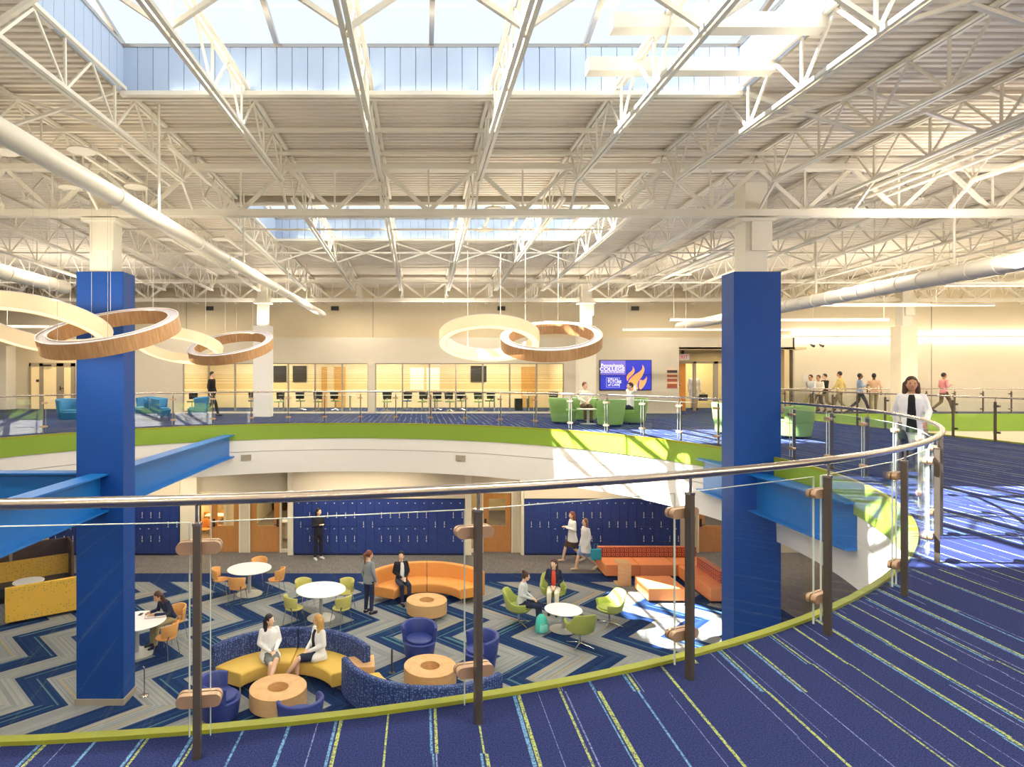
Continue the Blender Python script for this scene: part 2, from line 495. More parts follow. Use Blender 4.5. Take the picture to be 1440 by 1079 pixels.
ceil1 = struct('ceiling_lower')
mb = MB(); ring_plate(mb, XL, SX0, YB, 24.4, RF + .12, 3.12)
mb.add([(SX0, YB, 3.12), (XR, YB, 3.12), (XR, 24.4, 3.12), (SX0, 24.4, 3.12)], [(0, 1, 2, 3)])
mb.build('soffit', M['white'], ceil1)
stw = struct('trim_2')
mb = MB(); mb.box(SX0, XR, SD1, SD1 + .12, F - .68, F + .03); mb.build('green_fascia', M['green'], stw)
mb = MB(); mb.box(SX0, XR, SD1 + .02, SD1 + .14, 3.1, F - .68); mb.build('cream_fascia', M['wallr'], stw)
mb = MB(); mb.box(SX0 - .1, SX0, SD0, SD1, F - .7, F + .03); mb.build('edge_fascia', M['lip'], stw)

# ---- lower wall with its doorways, at y = 22.4
WL = 22.4
def lx(px): return (px - VX) / (FPX / WL)
lower_holes = [(lx(20), lx(73), 2.2), (lx(281), lx(336), 2.16), (lx(352), lx(410), 2.16), (lx(663), lx(719), 2.16), (lx(966), lx(1026), 2.16)]
wl = struct('wall_lower_far')
mb = MB(); x = XL
for (a, b_, h) in lower_holes:
    mb.box(x, a, WL, WL + .15, 0, 3.12); mb.box(a, b_, WL, WL + .15, h, 3.12); x = b_
mb.box(x, XR, WL, WL + .15, 0, 3.12)
mb.build('wall_face', M['wall'], wl)
for a, b_ in ((lx(258), lx(281)), (lx(407), lx(415)), (lx(653), lx(662)), (lx(731), lx(735))):
    t = MB(); t.box(a, b_, WL - .32, WL, 0, 3.12); t.build('pilaster', M['cream'], wl)
for a, b_ in ((lx(415), lx(653)), (lx(735), lx(952)), (lx(76), lx(258))):
    t = MB(); t.box(a, b_, WL - .36, WL, 2.0, 3.12); t.build('bulkhead', M['wall'], wl)
# rooms behind the doors
rooms = struct('wall_classroom_lower')
mb = MB()
for (a, b_, h) in lower_holes:
    m_ = .9
    mb.box(a - m_, b_ + m_, 29.5, 29.6, 0, 3.0); mb.box(a - m_ - .1, a - m_, WL + .15, 29.5, 0, 3.0)
mb.build('room_wall', mat('classroom_wall', '#efdcb4', .8), rooms)
mb = MB(); mb.add([(XL, 22.6, 0), (XR, 22.6, 0), (XR, 29.6, 0), (XL, 29.6, 0)], [(0, 1, 2, 3)]); mb.build('room_floor', mat('room_floor', '#8a7a62', .8), rooms)
mb = MB(); mb.add([(XL, 22.55, 3.0), (XR, 22.55, 3.0), (XR, 29.6, 3.0), (XL, 29.6, 3.0)], [(0, 1, 2, 3)]); mb.build('room_ceiling', M['white'], rooms)

def panel_door(idx, x0, x1, z1, side, lite=(.2, .8, .95, 1.92), mats=('doorwood',)):
    """door leaf with a glazed upper half, a frame and a glazed sidelight; side = 'L', 'R' or None"""
    d = struct('door_%d' % idx); y = WL + .03; fw = .05
    sl = .42
    dx0, dx1 = (x0 + sl, x1) if side == 'L' else (x0, x1 - sl) if side == 'R' else (x0, x1)
    fr = MB()
    for a, b_, c, e in ((x0 - fw, x0, 0, z1), (x1, x1 + fw, 0, z1), (x0 - fw, x1 + fw, z1, z1 + fw)): fr.box(a, b_, y - .05, y + .1, c, e)
    if side == 'L': fr.box(dx0 - fw, dx0, y - .05, y + .1, 0, z1); fr.box(x0, dx0 - fw, y - .02, y + .06, 0, .12)
    if side == 'R': fr.box(dx1, dx1 + fw, y - .05, y + .1, 0, z1); fr.box(dx1 + fw, x1, y - .02, y + .06, 0, .12)
    fr.build('door_frame', M['cream'], d)
    w = dx1 - dx0; a, b_ = dx0 + w * lite[0], dx0 + w * lite[1]
    lf = MB(); lf.box(dx0, a, y, y + .045, .02, z1); lf.box(b_, dx1, y, y + .045, .02, z1); lf.box(a, b_, y, y + .045, .02, lite[2]); lf.box(a, b_, y, y + .045, lite[3], z1)
    leaf = lf.build('door_leaf', M['doorwood'], d)
    g = MB(); g.box(a, b_, y + .018, y + .026, lite[2], lite[3]); g.build('glass_lite', M['pane'], leaf)
    hx = dx0 + .08 if side == 'L' else dx1 - .08
    h = MB(); h.box(hx - .035, hx + .035, y - .02, y, .92, 1.2); h.bar((hx, y - .05, 1.0), (hx + (.12 if side == 'L' else -.12), y - .05, 1.0), .02, .02); h.box(hx - .012, hx + .012, y - .05, y - .02, .988, 1.012)
    h.build('door_handle', M['black'], leaf)
    if side:
        a, b_ = (x0, dx0 - fw) if side == 'L' else (dx1 + fw, x1)
        g = MB(); g.box(a, b_, y + .02, y + .028, .12, z1); g.build('sidelight_pane', M['pane'], d)
panel_door(1, lower_holes[1][0], lower_holes[1][1], 2.12, 'L')
panel_door(2, lower_holes[2][0], lower_holes[2][1], 2.12, 'R')
panel_door(3, lower_holes[3][0], lower_holes[3][1], 2.12, 'L')
panel_door(4, lower_holes[4][0], lower_holes[4][1], 2.12, 'L')
panel_door(5, lower_holes[0][0], lower_holes[0][1], 2.15, 'R')

# ---- upper walls
WU = 26.6; ku = FPX / WU
def ux(px): return (px - VX) / ku
ZB = 7.93                               # top of the lighter bulkhead
GT = F + 2.12                           # top of the glass partition
wf = struct('wall_far')
mb = MB()
xa, xb, xc, xd = ux(160), ux(257), ux(793), ux(955)
mb.box(xa, xb, WU, WU + .2, F, ZB); mb.box(xb, xc, WU, WU + .2, GT, ZB); mb.box(xc, xd, WU, WU + .2, F, ZB)
mb.box(xd, ux(1118), WU, WU + .2, F + 2.72, ZB)
mb.box(xa - .0, xa + .2, WU + .2, 30.4, F, ZB)
mb.box(ux(517.5), ux(527.5), WU - .05, WU + .2, F, GT)
mb.build('wall_face', M['wall'], wf)
mb = MB(); mb.box(XL, ux(1118), 27.6, 27.75, ZB - .3, 10.6); mb.box(xa, ux(1118), WU + .2, 27.6, ZB - .04, ZB); mb.build('upper_wall', M['wallhi'], wf)
mb = MB(); mb.box(XL, xa + .2, 30.3, 30.5, F, 10.6); mb.build('recess_wall', M['wall'], wf)
# wall panel joints
for px in (522, 250):
    t = MB(); t.box(ux(px) - .015, ux(px) + .015, 27.585, 27.6, ZB, 10.5); t.build('wall_joint', M['grey'], wf)
for px in (295, 471, 705, 893):
    t = MB(); X = (px - VX) / (FPX / 27.6); t.box(X - .17, X + .17, 27.56, 27.6, 9.18, 9.36); t.build('wall_vent', M['dark'], wf)
wr = struct('wall_right_far')
XW = ux(1117)
mb = MB(); mb.box(XW, XR, 28.0, 28.2, F, 8.02); mb.box(XW, XR, 28.0, 28.2, 8.10, 10.7); mb.box(XW, XR, 28.12, 28.2, 8.0, 8.12); mb.build('wall_face', M['wallr'], wr)
mb = MB(); mb.box(XW - .06, XW, WU, 28.2, F, ZB); mb.box(ux(1099), XW, 28.0, 28.1, F, F + 2.75); mb.build('wall_return', M['grey'], wr)
t = MB(); t.box(22.75, 22.78, 27.985, 28.0, F, 10.6); t.build('wall_joint', M['grey'], wr)
t = MB(); t.box(XW + .2, XR, 27.88, 27.95, 8.03, 8.09); t.build('cove_rail', M['white'], wr)
t = MB(); t.box(XW + .2, XR, 27.955, 27.985, 8.09, 8.11); t.box(XW + .2, XR, 27.955, 27.985, 8.01, 8.03); t.build('cove_light', M['lamp'], wr)
wlft = struct('wall_left'); t = MB(); t.box(XL - .2, XL, YB, 36, 0, 10.7); t.build('wall_face', M['wallhi'], wlft)
wbk = struct('wall_back'); t = MB(); t.box(XL, XR, YB - .2, YB, 0, 10.7); t.build('wall_face', M['wall'], wbk)
wrt = struct('wall_right'); t = MB(); t.box(XR, XR + .2, YB, 36, 0, 10.8); t.build('wall_face', M['wall'], wrt)
t = MB(); t.box(-19.95, -19.5, 29.6, 30.3, F, 9.5); t.build('wall_pier', M['white'], wlft)

# recessed entry (right of the screens): side walls, back wall with glass doors
we = struct('wall_entry')
mb = MB()
yE = 28.6
mb.box(xd - .15, xd, WU + .2, yE, F, F + 2.72); mb.box(xd, 16.35, WU, yE, F + 2.7, F + 2.8); mb.box(xd, ux(1118), yE, yE + .12, F + 2.25, F + 2.75)
mb.box(ux(1103), ux(1110), WU, yE, F, F + 2.72)
mb.build('entry_wall', mat('entry_wall', '#c9b78e', .8), we)
mb = MB(); mb.box(xd - .3, 18, 31.4, 31.5, F, F + 3); mb.build('corridor_wall', mat('corridor_wall', '#f6dfa8', .8), we)
mb = MB(); mb.box(xd - .3, 18, yE, 31.5, F + 2.9, F + 3); mb.build('corridor_ceiling', M['white'], we)
ke = FPX / yE
def ex(px): return (px - VX) / ke
d = struct('door_6'); fr = MB()
for a, b_ in ((975, 979), (1004, 1010), (1022, 1027)): fr.box(ex(a), ex(b_), yE, yE + .1, F, F + 2.25)
fr.box(ex(955), ex(1100), yE, yE + .1, F + 2.15, F + 2.25); fr.build('door_frame', M['grey'], d)
t = MB(); t.box(ex(956), ex(964.5), yE + .02, yE + .08, F, F + 2.15); t.build('door_leaf', mat('amber_door', '#e0953c', .5), d)
for a, b_ in ((964.5, 975), (979, 1004), (1010, 1022), (1027, 1100)):
    t = MB(); t.box(ex(a), ex(b_), yE + .04, yE + .05, F, F + 2.15); t.build('glass_pane', M['pane'], d)
# doors in the left recess
kr = FPX / 30.3
def rx(px): return (px - VX) / kr
d = struct('door_7'); fr = MB()
for a, b_ in ((42.5, 45), (57, 62.5), (81, 91), (101, 106)): fr.box(rx(a), rx(b_), 30.2, 30.3, F, F + 2.2)
fr.box(rx(42.5), rx(106), 30.2, 30.3, F + 2.05, F + 2.22); fr.build('door_frame', M['grey'], d)
for a, b_ in ((45, 57), (62.5, 81), (91, 101)):
    t = MB(); t.box(rx(a), rx(b_), 30.24, 30.27, F, F + 2.05); t.build('door_panel', mat('lit_cream_glass', '#f2dcae', .4, emit='#f2d49a', es=.25), d)
t = MB(); t.bar((rx(88), 30.16, F + 1.0), (rx(91.5), 30.16, F + 1.0), .03, .03); t.box(rx(86), rx(87), 30.17, 30.2, F + .9, F + 1.1); t.build('door_handle', M['black'], d)
t = MB(); t.box(rx(64), rx(74), 30.12, 30.2, F + 2.06, F + 2.14); t.build('door_closer', M['dark'], d)
t = MB(); t.box(rx(52), rx(56), 30.22, 30.24, F + 1.3, F + 1.42); t.build('room_plate', M['dark'], d)

# ---- glass partition of the classroom
pw = struct('window_1'); bank = ((257, 293, 330, 367, 405, 443, 481, 517.5), (528, 566, 604, 641, 679, 717, 755, 793))
for bk in bank:
    for i, px in enumerate(bk):
        t = MB(); t.box(ux(px) - .03, ux(px) + .03, WU + .02, WU + .12, F + .07, GT - .03); t.build('mullion', M['grey'] if i % 2 == 0 else M['steel'], pw)
    t = MB(); t.box(ux(bk[0]), ux(bk[-1]), WU + .02, WU + .12, F, F + .07); t.build('bottom_rail', M['cream'], pw)
    t = MB(); t.box(ux(bk[0]), ux(bk[-1]), WU + .02, WU + .12, GT - .03, GT); t.build('top_rail', M['grey'], pw)
    for i in range(7):
        t = MB(); t.box(ux(bk[i]) + .03, ux(bk[i + 1]) - .03, WU + .065, WU + .073, F + .07, GT - .03); p = t.build('pane', M['pane'], pw)
        s = MB()
        for a, b_ in ((1.02, 1.28), (1.32, 1.40), (1.44, 1.52), (1.56, 1.60), (1.64, 1.67), (.90, .96), (.78, .83)):
            s.box(ux(bk[i]) + .03, ux(bk[i + 1]) - .03, WU + .058, WU + .063, F + a, F + b_)
        s.build('frosted_band', M['frost'], p)
rm = struct('wall_classroom_upper'); Y2 = 31.6
t = MB(); t.box(xb - .6, xc + .4, Y2, Y2 + .1, F, F + 3); t.box(xb - .7, xb - .6, WU + .2, Y2, F, F + 3); t.box(xc + .4, xc + .5, WU + .2, Y2, F, F + 3)
t.build('room_wall', mat('honey_wall', '#efdcb4', .8), rm)
t = MB(); t.box(xb - .7, xc + .5, WU + .2, Y2, F + 2.9, F + 3); t.build('room_ceiling', M['white'], rm)
k2 = FPX / Y2
for a, b_ in ((412, 431), (662, 684), (385, 403)):
    t = MB(); t.box((a - VX) / k2, (b_ - VX) / k2, Y2 - .08, Y2, F + 1.3, F + 2.1); t.build('wall_screen', M['black'], rm)
for a, b_ in ((577, 596), (600, 618)):
    t = MB(); t.box((a - VX) / k2, (b_ - VX) / k2, Y2 - .03, Y2, F + .9, F + 2.0); t.build('bright_panel', mat('bright_panel', '#fff6d0', .5, emit='#fff4c8', es=.7), rm)
for a, b_ in ((470, 486), (733, 754), (452, 460)):
    t = MB(); t.box((a - VX) / k2, (b_ - VX) / k2, Y2 - .03, Y2, F + .0, F + 2.05); t.build('inner_door', mat('pale_oak', '#d8aa66', .5), rm)

# ------------------------------------------------------------------ roof: deck, joists, girders, skylights
def zd(y): return 10.55 - .02 * (12 - y) if y < 12 else 10.55 - .025 * (y - 12)
JX = [-6.12 + 1.7943 * k for k in range(-8, 22)]
ceiling = struct('ceiling')
SKY = ((-4.33, 4.65, 5.2, 9.15), (-4.33, 4.65, 14.75, 18.7))
mb = MB(); pit = .152; y = YB
def deck_piece(x0, x1, ys):
    vs = []; 
    for (yy, dz) in ys:
        z = zd(yy) + dz; vs += [(x0, yy, z), (x1, yy, z)]
    mb.add(vs, [(2 * i, 2 * i + 1, 2 * i + 3, 2 * i + 2) for i in range(len(ys) - 1)])
while y < YF + 3:
    ys = [(y, 0), (y + .075, 0), (y + .09, .065), (y + .135, .065), (y + pit, 0)]
    inside = [s for s in SKY if s[2] - .01 <= y + .07 <= s[3] + .01]
    if inside:
        s = inside[0]; deck_piece(XL, s[0], ys); deck_piece(s[1], XR, ys)
    else: deck_piece(XL, XR, ys)
    y += pit
mb.build('roof_deck', M['deck'], ceiling)
# opaque roof skin above the deck so that light only enters by the skylights
mb = MB()
ycuts = [YB, 5.2, 9.15, 12, 14.75, 18.7, 31]
for i in range(6):
    a, b_ = ycuts[i], ycuts[i + 1]; spans = [(XL - .3, -4.33), (4.65, XR)] if i in (1, 4) else [(XL - .3, XR)]
    for u, w in spans: mb.add([(u, a, zd(a) + .1), (w, a, zd(a) + .1), (w, b_, zd(b_) + .1), (u, b_, zd(b_) + .1)], [(0, 1, 2, 3)])
mb.build('roof_membrane', M['grey'], ceiling)

# joists
def joist_meshes(L):
    """chords and one web bar; a joist runs along +y from 0 to L with its deck at z = 0"""
    tc = MB(); bc = MB()
    for s in (-1, 1):
        tc.box(min(s * .012, s * .065), max(s * .012, s * .065), 0, L, -.065, -.015)
        bc.box(min(s * .012, s * .062), max(s * .012, s * .062), .55, L - .55, -.725, -.675)
    return tc.mesh('joist_top_chord', M['paint']), bc.mesh('joist_bottom_chord', M['paint'])
def joist_web(L):
    segs = []; n = max(4, int(round((L - 1.1) / 1.2))); st = (L - 1.1) / n
    segs.append(((.05), -.06, .55, -.69))
    for i in range(n):
        a = .55 + i * st
        if i % 1 == 0:
            segs.append((a, -.69, a + st / 2, -.06)); segs.append((a + st / 2, -.06, a + st, -.69))
            segs.append((a + st / 2 + .0 + st / 2, -.69, a + st - .0001, -.06))
    segs.append((L - .55, -.69, L - .05, -.06))
    return segs
WEB = {}
def web_mesh(seg):
    k = tuple(round(v, 3) for v in seg)
    k = (round(k[2] - k[0], 3), round(k[3] - k[1], 3))
    if k not in WEB:
        t = MB(); t.bar((0, 0, 0), (0, k[0], k[1]), .034, .026, (1, 0, 0)); WEB[k] = t.mesh('joist_web', M['paint'])
    return WEB[k]
def joist_run(y0, y1, xs, fine):
    L = y1 - y0; tc, bc = joist_meshes(L); segs = joist_web(L)
    rot = math.atan2(zd(y1) - zd(y0), L)
    for x in xs:
        e = bpy.data.objects.new('joist', tc); COL.objects.link(e); e.parent = ceiling; e.location = (x, y0, zd(y0)); e.rotation_euler = (rot, 0, 0)
        share('bottom_chord', bc, e)
        if fine:
            for sg in segs: share('web_bar', web_mesh(sg), e, (0, sg[0], sg[1]))
        else:
            t = WEB.get(('all', L))
            if t is None:
                b_ = MB()
                for sg in segs: b_.bar((0, sg[0], sg[1]), (0, sg[2], sg[3]), .034, .026, (1, 0, 0))
                t = WEB[('all', L)] = b_.mesh('joist_web_bars', M['paint'])
            w = share('web_bars', t, e); w['kind'] = 'stuff'
joist_run(-2.9, 11.95, JX[4:21], False) if False else None
near = [x for x in JX if -8 < x < 12.0]
joist_run(-.4, 11.95, near, True)
joist_run(-.4, 11.95, [x for x in JX if x not in near], False)
mid = [x for x in JX if -8 < x < 10]
joist_run(12.05, 24.45, mid, True)
joist_run(12.05, 24.45, [x for x in JX if x not in mid], False)
joist_run(24.55, 28.0, JX, False)

def girder(y, zt, zb):
    g = bpy.data.objects.new('girder', MB().box(XL, XR, y - .09, y + .09, zt - .1, zt).mesh('girder_top_chord', M['paint'])); COL.objects.link(g); g.parent = ceiling
    t = MB()
    for s in (-1, 1): t.box(XL, XR, y + s * .05 - .035, y + s * .05 + .035, zb - .065, zb + .065)
    t.build('bottom_chord', M['paint'], g)
    h = 1.7943 / 2
    da = MB().bar((0, 0, 0), (h, 0, zt - zb - .1), .075, .05, (0, 1, 0)).mesh('girder_web', M['paint'])
    db = MB().bar((0, 0, 0), (-h, 0, zt - zb - .1), .075, .05, (0, 1, 0)).mesh('girder_web_b', M['paint'])
    vt = MB().bar((0, 0, 0), (0, 0, zt - zb), .03, .03).mesh('girder_vertical', M['paint'])
    for x in JX:
        if x + h > XR - .5 or x - h < XL + .5: continue
        share('web_bar', da, g, (x - h, y, zb + .04)); share('web_bar', db, g, (x + h, y, zb + .04)); share('hanger', vt, g, (x + h, y, zb))
girder(12.0, 10.31, 9.39); girder(24.5, 10.05, 9.26)
# braces from the joist ends down to the girder
for x in near:
    t = MB(); t.bar((x, 11.4, 9.83), (x, 11.98, 9.42), .05, .04, (1, 0, 0)); t.build('end_brace', M['paint'], ceiling)
# bridging lines across the joists
for (y, dz, r) in ((9.35, -.085, .03), (10.62, -.09, .03), (11.75, -.1, .025), (3.2, -.1, .03), (15.0, -.69, .02), (18.9, -.38, .02), (20.3, -.08, .025), (22.6, -.08, .025), (22.2, -.7, .02), (6.2, -.08, .025)):
    t = MB(); t.bar((XL, y, zd(y) + dz), (XR, y, zd(y) + dz), r * 2, r * 2); t.build('bridging_bar', M['paint'], ceiling)
for y, ks in ((6.3, JX), (18.9, [x for x in JX if -8 < x < 12]), (9.05, [x for x in JX if x < -5 or x > 4])):
    for x in ks[:-1]:
        x2 = x + 1.7943; a, b_ = zd(y) - .08, zd(y) - .68
        if y == 6.3 and -4.4 < x < 4.5:
            xm = (x + x2) / 2
            for p, q in (((x, y, b_), (xm, y, a)), ((xm, y, a), (x2, y, b_))):
                t = MB(); t.bar(p, q, .05, .05); t.build('bridging_brace', M['paint'], ceiling)
        elif -9 < x < 14:
            for p, q in (((x, y, b_), (x2, y + .02, a)), ((x, y + .06, a), (x2, y + .08, b_))):
                t = MB(); t.bar(p, q, .05, .04); t.build('bridging_brace', M['paint'], ceiling)
# two white beams crossing the right end of the near skylight
for y in (7.25, 8.3):
    t = MB(); t.box(2.2, 4.65, y - .09, y + .09, zd(y) - .20, zd(y) - .02); t.build('skylight_beam', M['paint'], ceiling)

def skylight(idx, s):
    x0, x1, y0, y1 = s; w = struct('window_%d' % idx); zc = zd(y1) + .56; ym = (y0 + y1) / 2; zr = zc + .42; zl = min(zd(y0), zd(y1)) - .02
    nx, ny = 40, 18; dx = (x1 - x0) / nx; dy = (y1 - y0) / ny
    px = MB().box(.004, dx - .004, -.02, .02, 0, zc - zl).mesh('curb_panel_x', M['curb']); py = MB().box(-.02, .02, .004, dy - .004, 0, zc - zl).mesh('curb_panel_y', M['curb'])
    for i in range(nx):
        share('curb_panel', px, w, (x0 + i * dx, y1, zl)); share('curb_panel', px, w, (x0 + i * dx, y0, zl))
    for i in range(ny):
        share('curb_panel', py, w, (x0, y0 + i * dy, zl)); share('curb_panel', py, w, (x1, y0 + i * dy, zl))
    t = MB(); t.box(x0 - .1, x1 + .1, y1 + .02, y1 + .06, zl, zc); t.box(x0 - .1, x1 + .1, y0 - .06, y0 - .02, zl, zc); t.box(x0 - .06, x0 - .02, y0, y1, zl, zc); t.box(x1 + .02, x1 + .06, y0, y1, zl, zc)
    t.build('curb_core', M['grey'], w)
    t = MB(); t.box(x0, x1, y1 - .04, y1 + .04, zc, zc + .05); t.box(x0, x1, y0 - .04, y0 + .04, zc, zc + .05); t.box(x0 - .04, x0 + .04, y0, y1, zc, zc + .05); t.box(x1 - .04, x1 + .04, y0, y1, zc, zc + .05)
    t.build('curb_cap', M['steel'], w)
    t = MB(); t.box(x0, x1, y0, y0 + .1, zl - .06, zl); t.box(x0, x1, y1 - .1, y1, zl - .06, zl); t.build('curb_ledge', M['paint'], w)
    xs = [x0 + (x1 - x0) * i / 4 for i in range(5)]
    for x in xs:
        for ya in (y0, y1):
            t = MB(); t.bar((x, ya, zc + .05), (x, ym, zr + .05), .07, .07); t.build('mullion', M['steel'], w)
    t = MB(); t.bar((x0, ym, zr + .05), (x1, ym, zr + .05), .08, .08); t.build('ridge_bar', M['steel'], w)
    for i in range(4):
        for ya in (y0, y1):
            t = MB(); t.add([(xs[i], ya, zc + .06), (xs[i + 1], ya, zc + .06), (xs[i + 1], ym, zr + .06), (xs[i], ym, zr + .06)], [(0, 1, 2, 3)]); t.build('pane', M['sky'], w)
    for x in (x0, x1):
        t = MB(); t.add([(x, y0, zc + .05), (x, y1, zc + .05), (x, ym, zr + .05)], [(0, 1, 2)]); t.build('pane', M['sky'], w)
skylight(2, SKY[0]); skylight(3, SKY[1])

# ------------------------------------------------------------------ columns and blue beams
def column(x, y, w, dpt, zt, z0, m, label, roof=9.4, base=False, post=.42):
    c = thing('column', label, 'column', (x, y, z0))
    t = MB(); t.box(-w / 2, w / 2, -dpt / 2, dpt / 2, 0, zt - z0); t.build('column_casing', m, c, bevel=.008, seg=1)
    t = MB(); t.box(-post / 2, post / 2, -post / 2, post / 2, zt - z0, roof - z0 + .6); t.build('steel_post', M['paint'], c)
    t = MB(); t.box(-post / 2 - .12, post / 2 + .12, -post / 2 - .1, post / 2 + .1, roof - z0 - .16, roof - z0 - .1); t.box(-.12, post / 2 + .06, -post / 2 - .06, -post / 2, zt - z0 + .4, roof - z0 - .16); t.build('bearing_bracket', M['paint'], c)
    if base:
        t = MB(); t.box(-w / 2 - .02, w / 2 + .02, -dpt / 2 - .02, dpt / 2 + .02, 0, .12); t.build('base_plinth', M['grey'], c)
    return c
column(-6.12, 12.25, .9, .5, 8.28, 0, M['blue'], 'tall blue boxed column at the left, rising through both floors', base=True)
column(6.44, 12.25, .9, .5, 8.28, 0, M['blue'], 'tall blue boxed column at the right, in front of the green chairs', base=True)
column(-6.12, 24.5, .66, .5, 8.24, F, M['white'], 'pale column by the classroom glass, behind the left ring lights', roof=9.27, post=.38)
column(6.45, 24.5, .66, .5, 8.24, F, M['cream'], 'pale column beside the blue video wall', roof=9.27, post=.38)
column(18.85, 24.5, .66, .55, 8.24, F, M['wallr'], 'cream column in front of the glowing right wall', roof=9.27, post=.38)

def ibeam(p, q, label, wide=.36, zt=4.42, h=.72):
    b = thing('steel_beam', label, 'beam'); x0, y0 = p; x1, y1 = q
    d = Vector((x1 - x0, y1 - y0, 0)).normalized()
    def slab(w, za, zb, nm):
        t = MB(); t.bar((x0, y0, (za + zb) / 2), (x1, y1, (za + zb) / 2), w, zb - za); t.build(nm, M['beamblue'], b)
    slab(wide, zt - .03, zt, 'top_flange'); slab(.03, zt - h + .03, zt - .03, 'web'); slab(wide, zt - h, zt - h + .03, 'bottom_flange')
def ring_y(x, s): return CY + s * sqrt((RF) ** 2 - (x - CX) ** 2)
ibeam((-6.12, ring_y(-6.12, -1)), (-6.12, 12.0), 'blue steel beam running from the left column toward the viewer')
ibeam((-6.12, 12.5), (-6.12, ring_y(-6.12, 1)), 'blue steel beam running from the left column to the far balcony edge')
ibeam((-11.4, 12.25), (-6.57, 12.25), 'dark blue steel beam running left from the left column')
ibeam((6.44, 12.5), (6.44, ring_y(6.44, 1)), 'short blue steel beam behind the right column, catching sunlight')
ibeam((6.44, ring_y(6.44, -1)), (6.44, 12.0), 'blue steel beam running from the right column toward the viewer')

# ------------------------------------------------------------------ guardrails
def guardrail_round():
    g = thing('guardrail', 'curved glass guardrail with steel posts around the round opening', 'railing', (CX, CY, F))
    t = MB(); n = 196; t.tube([(RP * cos(2 * pi * i / n), RP * sin(2 * pi * i / n), 1.05) for i in range(n)], .023, 12, closed=True)
    t.build('handrail', M['steel'], g, smooth=60)
    post = MB().box(-.024, .014, -.0145, .0145, 0, .95).mesh('rail_post', M['dsteel'])
    rod = MB().tube([(0, 0, .95), (0, 0, 1.035)], .0075, 8).mesh('rail_rod', M['steel'])
    cap = MB().box(-.026, .016, -.0165, .0165, .945, .957).mesh('rail_cap', M['steel'])
    c = MB(); pts = []
    for s in (1, -1):
        for k in range(9):
            a = radians(-90 + 22.5 * k) * 1.0
            pts.append((s * (.064 + .026 * cos(a)), s * .026 * sin(a)))
    c.prism(pts, 'x', -.058, -.028)
    c.prism(pts, 'x', -.085, -.066)
    clamp = c.mesh('glass_clamp', M['clamp'])
    ch = 2 * (RP - .062) * sin(DA / 2) - .085
    gq = MB()
    for s in (-.005, .005): gq.add([(s, -ch / 2, .055), (s, ch / 2, .055), (s, ch / 2, .945), (s, -ch / 2, .945)], [(0, 1, 2, 3)])
    gl = gq.mesh('glass_sheet', M['glass'])
    ed = MB()
    for s in (-1, 1): ed.box(-.005, .005, s * ch / 2 - .002, s * ch / 2 + .002, .055, .945)
    ed.box(-.005, .005, -ch / 2, ch / 2, .943, .946)
    edm = ed.mesh('glass_edge', M['edge'])
    for i in range(49):
        a = A0 + i * DA
        p = share('post', post, g, (RP * cos(a), RP * sin(a), 0), (0, 0, a))
        share('rod', rod, p); share('post_cap', cap, p)
        for z in (.215, .845): share('clamp', clamp, p, (0, 0, z))
        a += DA / 2; r = (RP - .062) * cos(DA / 2)
        q = share('glass_panel', gl, g, (r * cos(a), r * sin(a), 0), (0, 0, a)); share('glass_edge', edm, q)
guardrail_round()
def guardrail_straight(p, q, step, off, label):
    p = Vector((p[0], p[1], F)); q = Vector((q[0], q[1], F)); d = (q - p); L = d.length; d /= L; rz = math.atan2(d.y, d.x)
    g = thing('guardrail', label, 'railing', p, rz)
    MB().tube([(0, 0, 1.05), (L, 0, 1.05)], .023, 10).build('handrail', M['steel'], g, smooth=60)
    post = MB().box(-.0165, .0165, -.025, .025, 0, .95).mesh('rail_post_straight', M['dsteel'])
    rod = MB().tube([(0, 0, .95), (0, 0, 1.035)], .0075, 6).mesh('rail_rod_s', M['steel'])
    cl = MB().box(-.085, .085, .028, .06, -.025, .025).mesh('clamp_s', M['steel'])
    gl = MB().box(.045, step - .045, .04, .052, .055, .945).mesh('glass_sheet_s', M['glass'])
    x = off
    while x < L:
        o = share('post', post, g, (x, 0, 0)); share('rod', rod, o)
        for z in (.215, .845): share('clamp', cl, o, (0, 0, z))
        if x + step < L: share('glass_panel', gl, g, (x, 0, 0))
        x += step
guardrail_straight((13.75, 25.8), (13.75, SD0), 1.185, .1, 'straight glass guardrail along the near side of the right stairwell')
guardrail_straight((13.8, 25.98), (XR, 25.98), 1.17, .1, 'straight glass guardrail on the far side of the right stairwell')
